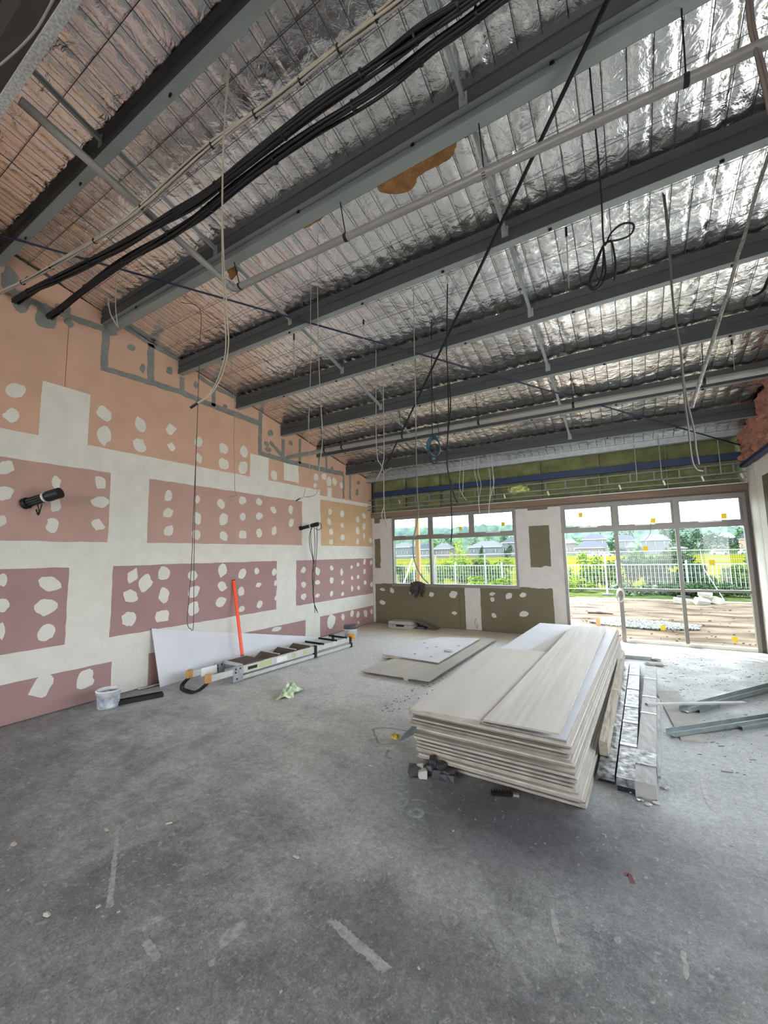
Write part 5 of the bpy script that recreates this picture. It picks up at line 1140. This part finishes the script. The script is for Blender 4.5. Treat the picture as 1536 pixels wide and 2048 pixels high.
# clods and ruts on the dirt
ck = MB(); rn = random.Random(4)
for k in range(800):
    y = D + .5 + 7.5*rn.random()**1.1; x = rn.uniform(-6, 11); s = rn.uniform(.008, .028); a = rn.uniform(0, 3)
    ck.obox((x, y, GZ + .02 + s*.2), (s*math.cos(a), s*math.sin(a), .2*s), (-s*.7*math.sin(a), s*.7*math.cos(a), 0), (0, .2*s, s*.5))
tag(ck.build('dirt_clods', M_DIRT, kind='stuff'), 'scatter of dirt clods and stones outside', 'dirt')
# ---- white picket fence: one panel, then copies
YF = 20.0
def picket_panel():
    o = empty('picket_fence', (0, 0, 0), 0)
    for zz in (.10, 1.10):
        m = MB(); m.box((0, -.02, zz - .02), (2.4, .02, zz + .02)); m.build('rail', M_FENCE, o)
    m = MB(); m.box((-.035, -.035, -.05), (.035, .035, 1.22)); m.build('post', M_FENCE, o); m = MB(); m.lathe([(.05, 1.22), (.05, 1.24), (0, 1.27)], n=8); m.build('post_cap', M_FENCE, o)
    first = None
    for k in range(17):
        if first is None:
            m = MB(); m.box((-.011, -.011, .12), (.011, .011, 1.08)); first = m.build('picket', M_FENCE, o); p = first
        else:
            p = first.copy(); COL.objects.link(p); p.parent = o
        p.location = (.135 + k*.133, 0, 0)
    return o
fp0 = picket_panel(); xf = -9.2
for k in range(9):
    o = fp0 if k == 0 else copy_tree(fp0)
    o.location = (xf + 2.4*k, YF + .12*math.sin(k), .0)
    tag(o, f'white picket fence panel outside, {["first","second","third","fourth","fifth","sixth","seventh","eighth","ninth"][k]} from the left', 'fence', 'white picket fence panels')
# ---- taller temporary mesh fence in front of it
YT = 18.2
zt = at(1213, 1104, 'y', YT)[2]
M_MESHW = M('pale_fence_wire', (.42, .46, .44), .5, metal=.3)
def mesh_panel(L=2.35):
    o = empty('mesh_fence', (0, 0, 0), 0); h = zt
    m = MB(); m.tube([(0, 0, .02), (0, 0, h)], .019, 8); m.build('post', M_FENCE, o); m = MB(); m.tube([(L, 0, .02), (L, 0, h)], .019, 8); m.build('post', M_FENCE, o)
    for zz in (.22, h):
        m = MB(); m.tube([(0, 0, zz), (L, 0, zz)], .016, 8); m.build('rail', M_FENCE, o)
    m = MB()
    for k in range(1, 39): m.tube([(L*k/39, .0, .22), (L*k/39, 0, h)], .0017, 3, False)
    for k in range(1, 9): m.tube([(0, .004, .22 + (h-.22)*k/9), (L, .004, .22 + (h-.22)*k/9)], .0017, 3, False)
    m.build('wire_infill', M_MESHW, o, 'stuff')
    m = MB(); m.box((-.2, -.1, -.05), (.2, .1, .05)); bevel(m.build('foot_block', M_CHUNK, o), .02); return o
tp0 = mesh_panel()
xt0 = at(1213, 1150, 'y', YT)[0]
for i, k in enumerate(range(-5, 3)):
    o = tp0 if i == 0 else copy_tree(tp0); o.location = (xt0 + 2.38*k, YT + .05*math.sin(k*2), -.0)
    tag(o, f'tall wire mesh fence panel outside, {["first","second","third","fourth","fifth","sixth","seventh","eighth"][i]} from the left', 'fence', 'temporary mesh fence panels')
a = at(1400, 1100, 'y', YT)[0]; m = MB(); m.tube([(a, YT, zt + .05), (a + .05, YT - .03, 1.0), (a + .4, YT - .9, .0)], .013, 8); tag(local(m.build('fence_stay', M_FENCE), (a + .4, YT - .9, 0)), 'slanting white stay propping the mesh fence at the right', 'fence stay')
a = at(806, 1165, 'z', 0); a = at(808, 1140, 'y', 15.0); m = MB(); m.tube([(a[0] - .25, 15.0, 0.0), (a[0] + .2, 15.4, 1.55)], .03, 8); tag(local(m.build('slanted_prop', M('pale_blue_prop', (.35, .50, .58), .5)), (a[0], 15.0, 0)), 'pale blue slanted prop beyond the left window', 'prop')
# ---- foliage
def leafy(name, c, size, n, leaf, mat, seed, label, cat, group, trunk=True, spiky=0.0):
    o = empty(name, c, 0, label, cat, group); rn = random.Random(seed); m = MB()
    cl = [(rn.gauss(0, .42), rn.gauss(0, .42), rn.uniform(.18, .92)) for _ in range(9)]
    for k in range(n):
        q = cl[k % 9]; rr_ = rn.random()**.5*.36; th_ = rn.uniform(0, 6.28); ph = rn.uniform(-1, 1)
        x = (q[0] + rr_*math.cos(th_)*math.sqrt(1-ph*ph))*size[0]; y = (q[1] + rr_*math.sin(th_)*math.sqrt(1-ph*ph))*size[1]; z = max(.02, (q[2] + rr_*ph*.7))*size[2]
        a = rn.uniform(0, 6.28); b_ = rn.uniform(-.9, .9) + spiky; l = leaf*rn.uniform(.6, 1.3); w = l*rn.uniform(.25, .5)
        d = np.array([math.cos(a)*math.cos(b_), math.sin(a)*math.cos(b_), math.sin(b_)]); s = np.cross(d, [rn.gauss(0,1), rn.gauss(0,1), rn.gauss(0,1)]); s /= max(np.linalg.norm(s), 1e-6)
        p = np.array([x, y, z]); m.add([p - d*l*.5, p + s*w*.5 - d*l*.05, p + d*l*.5, p - s*w*.5 - d*l*.05], [(0, 1, 2, 3)])
    m.build('foliage', mat, o)
    if trunk:
        m = MB(); m.tube([(0, 0, -.1), (.03*size[0], 0, size[2]*.4), (0, .03*size[1], size[2]*.75)], [.05*size[2]*.4 + .01, .03*size[2]*.4, .01], 6); m.build('stem', M_BARK, o)
    return o
def shrub(px, py, y, w, h, mi, seed, lab, n=2400, leaf=.19):
    q = at(px, py, 'y', y); leafy('shrub', (q[0], y, -.02), (w*1.1, w*.8, h*1.12), n, leaf, M_LEAF[mi], seed, lab, 'shrub', 'shrubs along the fence', spiky=.3)
shrub(1172, 1150, 20.9, .75, 1.35, 0, 1, 'bright green shrub behind the fence near the left door jamb'); shrub(1195, 1170, 20.8, .5, .9, 1, 2, 'low mid-green shrub behind the fence left of the first mullion')
shrub(1262, 1160, 21.2, .95, 1.25, 2, 3, 'dark shrub behind the fence in the middle door bay, left'); shrub(1302, 1150, 21.6, .95, 1.55, 1, 4, 'tallest mid-green shrub in the middle door bay'); shrub(1335, 1160, 21.0, .9, 1.3, 2, 5, 'dark shrub behind the fence at the second mullion')
shrub(1372, 1165, 20.9, .7, 1.0, 2, 6, 'dark shrub just right of the second mullion'); shrub(1400, 1180, 20.7, .6, .6, 3, 7, 'grey-green low growth at the white stay'); shrub(1500, 1160, 21.2, .7, 1.25, 1, 8, 'green shrub at the right door jamb'); shrub(1470, 1180, 20.8, .8, .7, 1, 9, 'low green growth left of the right jamb')
shrub(1150, 1185, 19.3, .5, .45, 0, 10, 'bright grass tuft at the foot of the mesh fence', 800); shrub(1285, 1190, 18.9, 1.2, .35, 3, 11, 'grey-green weeds below the middle bay fence', 1000); shrub(1440, 1195, 18.6, 1.3, .42, 2, 12, 'dark weeds to the right of the white blocks', 1200); shrub(1350, 1195, 18.7, .9, .38, 2, 13, 'dark weeds to the left of the white blocks', 1000)
shrub(915, 1130, 21.6, .95, 1.2, 0, 14, 'bright green shrub in front of the yellow tree'); shrub(955, 1140, 21.2, .9, 1.2, 1, 15, 'mid-green shrub in the right half of the left window'); shrub(1005, 1150, 21.0, .9, 1.2, 0, 16, 'bright shrub near the right edge of the left window'); shrub(882, 1150, 20.8, .7, 1.0, 0, 17, 'bright shrub right of the left window mullion'); shrub(820, 1150, 20.8, .9, 1.0, 1, 18, 'green shrub behind the timber post'); shrub(975, 1165, 19.2, 1.1, .5, 0, 19, 'bright grass clump at the foot of the fence in the left window', 1000)
q = at(918, 1110, 'y', 24); leafy('small_tree', (q[0], 24, 0), (.95, .8, 2.6), 1300, .15, M('yellow_green_leaf', (.22, .26, .03), .7, spec=0.0, var=.35, scale=5), 31, 'yellow-green small tree rising above the fence in the left window', 'tree', None)
# ---- site clutter outside
pc = at(1403, 1207, 'z', .0)
M_BLKW = M('cream_foam_block', (0.3200, 0.3080, 0.2560), .8, var=.1, scale=12)
for i, (dx, dy, zz, s, rx, rz, lb) in enumerate(((-.45, .1, .10, (.5, .22, .16), .1, .1, 'long cream block at the left of the pile outside'), (.0, -.1, .12, (.42, .2, .2), .5, .6, 'leaning cream block at the front of the pile outside'), (.18, .2, .15, (.36, .26, .24), -.3, .3, 'upright cream block at the back of the pile outside'), (.42, .1, .14, (.26, .24, .22), .3, 1.1, 'squat cream block at the right of the pile outside'), (.12, .05, .36, (.34, .2, .14), .5, -.4, 'topmost cream block of the pile outside'))):
    m = MB(); m.box((-s[0]/2, -s[1]/2, -s[2]/2), (s[0]/2, s[1]/2, s[2]/2)); o = bevel(m.build('foam_block', M_BLKW), .015); o.location = (pc[0] + dx, pc[1] + dy, zz + GZ); o.rotation_euler = (rx, .15, rz); tag(o, lb, 'block', 'cream blocks piled outside')
q = at(1197, 1252, 'z', GZ); m = MB(); m.box((-.045, -.02, 0), (.045, .02, .2)); o = m.build('timber_peg', M('pale_pine', (.55, .36, .18), .7, var=.1)); o.location = (q[0], q[1], GZ); tag(o, 'pale timber peg standing in the dirt beyond the open door bay', 'peg')
q = at(1200, 1230, 'z', GZ); m = MB(); m.tube([(-.3, 0, .06), (0, .02, .07), (.32, .0, .05)], [.035, .05, .03], 7); o = m.build('broken_log', M_BARK); o.location = (q[0], q[1], GZ); tag(o, 'short brown log lying in the dirt', 'log')
q = at(1165, 1204, 'z', GZ); m = MB(); m.box((-1.3, -.05, 0), (1.2, .05, .09)); o = m.build('edge_plank', M_CHUNK2); o.location = (q[0], q[1], GZ); tag(o, 'grey edging plank at the border of dirt and grass', 'plank')
# timber post, with an unseen porch roof added to block sun
tp = at(836, 1100, 'y', 10.1); pr = empty('post_with_shade_roof', (tp[0], 10.1, GZ), 0, 'timber post with an added porch roof standing outside the left window', 'porch')
m = MB(); m.box((-.05, -.05, 0), (.05, .05, 3.12)); m.build('post', M('honey_pine', (.50, .30, .13), .65, var=.12, scale=5, stretch=(6, 6, .5)), pr)
m = MB(); m.box((-2.2, D + .17 - 10.1, 3.12), (2.85, .06, 3.18)); m.build('roof', M_GALV, pr)  # unseen roof added to block sun
# ---- houses across the field
def house(px0, px1, pyb, yd, h, roofh, wall, roof, label, storeys=1, garage=True):
    yd = yd*1.6; a, b = at(px0, pyb, 'y', yd), at(px1, pyb, 'y', yd); W = b[0] - a[0]; Dp = W*.8; z0 = a[2]
    o = empty('house', (a[0] + W/2, yd + Dp/2, z0), 0, label, 'house', 'houses across the field')
    m = MB(); m.box((-W/2, -Dp/2, -1.0), (W/2, Dp/2, h)); m.build('wall', wall, o)
    e = .5; m = MB(); r = W*.22
    m.add([(-W/2 - e, -Dp/2 - e, h), (W/2 + e, -Dp/2 - e, h), (W/2 + e, Dp/2 + e, h), (-W/2 - e, Dp/2 + e, h), (-r, 0, h + roofh), (r, 0, h + roofh)], [(0, 1, 5, 4), (1, 2, 5), (2, 3, 4, 5), (3, 0, 4), (0, 3, 2, 1)]); m.build('roof', roof, o)
    m = MB(); m.box((-W/2 - e, -Dp/2 - e - .05, h - .18), (W/2 + e, -Dp/2 - e, h + .02)); m.build('gutter', M_ALUL, o)
    for s in range(storeys):
        zb = .9 + s*2.9
        for k in range(3):
            x = -W*.34 + W*.34*k; 
            m = MB(); m.box((x - W*.07, -Dp/2 - .06, zb), (x + W*.07, -Dp/2 - .01, zb + 1.2)); w_ = m.build('window', M('dark_house_glass', (.06, .08, .10), .2), o)
            m = MB(); m.box((x - .06, -Dp/2 - .09, zb), (x + .06, -Dp/2 - .062, zb + 1.2)); m.build('window_bar', M_ALUL, w_)
    return o
M_HW = M('pale_render', (0.1280, 0.1360, 0.1400), .8, spec=0.0, var=.05); M_HW2 = M('cream_render', (0.1360, 0.1280, 0.1160), .8, spec=0.0, var=.05); M_HB = M('salmon_brick', (.42, .26, .19), .85, var=.15)
M_RG = M('blue_grey_tiles', (0.0440, 0.0496, 0.0640), .7, spec=0.0, var=.1); M_RG2 = M('light_grey_roof', (0.0760, 0.0840, 0.0960), .6, spec=0.0, var=.08); M_RB = M('navy_roof', (.07, .09, .16), .6)
house(1152, 1208, 1112, 108, 3.0, 2.6, M_HW2, M_RG, 'low house with a blue-grey hip roof in the left door bay'); house(1167, 1214, 1105, 124, 5.6, 2.4, M_HW, M_RG, 'two-storey pale house behind the low house in the left door bay', 2)
house(1232, 1272, 1111, 112, 5.6, 2.2, M_HW, M_RG, 'two-storey pale house at the left of the middle door bay', 2); house(1286, 1340, 1111, 112, 5.6, 2.2, M_HW, M_RG2, 'two-storey pale house in the middle of the middle door bay', 2)
house(1256, 1272, 1112, 106, 3.2, 1.6, M_HW, M_RG2, 'small white wing beside the two-storey house'); house(1344, 1373, 1115, 100, 3.0, .5, M_HW, M_RG2, 'white flat shed at the second door mullion')
house(1400, 1432, 1090, 175, 4.0, 2.0, M_HW, M_RG2, 'pale house up the slope in the right door bay'); house(1440, 1472, 1092, 160, 4.0, 2.6, M_HW, M_RB, 'house with a navy roof in the right door bay'); house(1482, 1500, 1103, 120, 4.5, 2.0, M_HB, M_RG, 'salmon brick house at the right door jamb')
house(1132, 1152, 1107, 118, 4.5, 1.6, M_HW2, M_RG2, 'cream house at the left door jamb')
house(788, 820, 1112, 110, 4.2, 2.4, M_HW, M_RG2, 'pale house left of the timber post'); house(834, 858, 1113, 106, 3.2, 2.4, M_HW, M_RG, 'grey-roofed house right of the timber post'); house(868, 900, 1112, 108, 3.2, 2.6, M_HW2, M_RG2, 'pale grey roofed house in the left window beside the mullion'); house(938, 1002, 1109, 112, 3.2, 2.8, M_HW, M_RG2, 'wide pale-roofed house in the left window'); house(1006, 1045, 1108, 104, 4.5, 2.0, M_HW, M_RG, 'pale house at the right edge of the left window')
# parked pale cars as small vehicles far off
def car(px, py, yd, label):
    q = at(px, py, 'y', yd); o = empty('car', (q[0], yd, -.12), 0, label, 'car', 'parked cars across the field')
    m = MB(); m.prism([(-2.1, -.85, .35), (2.1, -.85, .35), (2.1, -.85, .8), (1.2, -.85, .95), (.7, -.85, 1.45), (-1.2, -.85, 1.45), (-1.8, -.85, .95), (-2.1, -.85, .85)], (0, 1.7, 0)); recalc(m.build('body', M('white_car_paint', (.6, .62, .64), .3), o))
    m = MB(); m.prism([(1.1, -.87, .97), (.66, -.87, 1.38), (-1.1, -.87, 1.38), (-1.6, -.87, .97)], (0, .01, 0)); recalc(m.build('window', M('dark_house_glass', (.06, .08, .10), .2), o))
    for x in (-1.3, 1.3):
        m = MB(); m.tube([(x, -.9, .33), (x, -.6, .33)], .33, 12); m.build('wheel', M_BLACK, o)
for i, (px, py) in enumerate(((1440, 1112), (1180, 1117), (1212, 1116), (1497, 1112))): car(px, py, 152, ['white parked car beyond the field in the right door bay', 'white parked car beyond the field, left of two in the left door bay', 'white parked car beyond the field, right of two in the left door bay', 'white parked car beyond the field at the right door jamb'][i])
# ---- trees between and behind the houses
TR = [(1140, 1094, 140, 3.2, 7, 3), (1160, 1092, 150, 3.5, 7.5, 1), (1195, 1090, 155, 3.6, 8, 1), (1222, 1100, 116, 2.2, 5.5, 2), (1238, 1085, 150, 4.5, 9, 2), (1280, 1112, 104, 1.3, 2.6, 2), (1245, 1112, 103, 1.2, 2.4, 2), (1346, 1095, 135, 4.0, 9, 2), (1366, 1100, 125, 3.4, 7, 2), (1385, 1098, 130, 4.4, 9, 3), (1410, 1100, 125, 3.8, 7, 2), (1434, 1104, 122, 3.8, 6, 2), (1460, 1104, 118, 3.8, 6, 2), (1490, 1092, 140, 3.2, 9, 2), (1420, 1113, 97, 5.0, 2.2, 2), (1465, 1113, 97, 4.0, 1.8, 2),
      (800, 1095, 150, 3.5, 6, 3), (870, 1090, 150, 4.2, 8, 1), (895, 1092, 150, 4.0, 7.5, 2), (948, 1090, 150, 4.2, 8, 3), (978, 1090, 150, 4.0, 7.5, 1), (1010, 1088, 155, 4.2, 8, 2), (963, 1112, 104, 1.0, 4.5, 2), (1020, 1112, 104, .9, 4.0, 2), (1012, 1112, 104, .9, 3.6, 2), (1100, 1095, 140, 4.5, 8, 2)]
for i, (px, py, yd, w, h, mi) in enumerate(TR):
    yd = yd*1.55; w = w*1.3; h = h*1.3; q = at(px, py, 'y', yd); o = leafy('tree', (q[0], yd, max(-.5, q[2] - h*.45)), (w, w, h), 420, h*.13, M_LEAF[mi], 200 + i, 'leafy tree among the houses beyond the field', 'tree', 'trees among the houses')
# ---- wooded hills far behind
def ridge(name, yd, pts, mat, seed, label, bump_):
    xs_ = [at(px, 1050, 'y', yd)[0] for px, _ in pts]; zs_ = [at(px, py, 'y', yd)[2] for px, py in pts]; x = np.linspace(min(xs_) - 150, max(xs_) + 150, 260); z = np.interp(x, xs_, zs_)
    V = []; rowsn = 6
    for j in range(rowsn + 1):
        for i in range(len(x)):
            t_ = j/rowsn; zz = -5 + (z[i] + 5)*t_ + (bump_*abs(noise.noise(Vector((x[i]*.09, seed, 0)))) + bump_*.8*abs(noise.noise(Vector((x[i]*.23, seed, 2)))))*(t_ > .9) + 1.5*noise.noise(Vector((x[i]*.2, j*2.0, seed)))*(0 < j)
            V.append((x[i], yd - 60*(1 - t_) + 8*noise.noise(Vector((x[i]*.15, j*1.3, seed))), zz))
    n = len(x); V += [(p, yd + 90, -5) for p in x]
    m = MB(); m.add(V, [(j*n+i, j*n+i+1, (j+1)*n+i+1, (j+1)*n+i) for j in range(rowsn + 1) for i in range(n-1)], True); tag(local(m.build(name, mat), (0, yd, 0)), label, 'hill')
M_HILL = M('forest_green_hillside', (.022, .045, .022), 1, spec=0.0, var=.35, scale=.12, detail=8, col2=(.04, .065, .035))
ridge('wooded_hill', 620, [(780, 1058), (850, 1056), (900, 1058), (950, 1054), (1030, 1050), (1130, 1052), (1200, 1054), (1240, 1056), (1300, 1058), (1420, 1056), (1500, 1054)], M_HILL, 1.0, 'long wooded hill on the horizon', 6)
ridge('wooded_hill', 420, [(780, 1075), (900, 1080), (1040, 1076), (1150, 1080), (1300, 1078), (1420, 1070), (1500, 1072)], M_HILL, 2.0, 'nearer wooded rise below the long hill', 4)
# ---- summer haze over the far slopes: a real scattering volume
hz = bpy.data.materials.new('summer_haze'); hz.use_nodes = True; nt = hz.node_tree; nt.nodes.remove(nt.nodes['Principled BSDF'])
vsn = nt.nodes.new('ShaderNodeVolumeScatter'); vsn.inputs['Color'].default_value = (.42, .62, 1.0, 1); vsn.inputs['Density'].default_value = .00017; vsn.inputs['Anisotropy'].default_value = .1
nt.links.new(vsn.outputs[0], nt.nodes['Material Output'].inputs['Volume'])
m = MB(); m.box((-420, 128, -8), (420, 800, 70)); tag(m.build('haze_bank', hz, kind='stuff'), 'thin bluish haze over the far hills', 'haze')
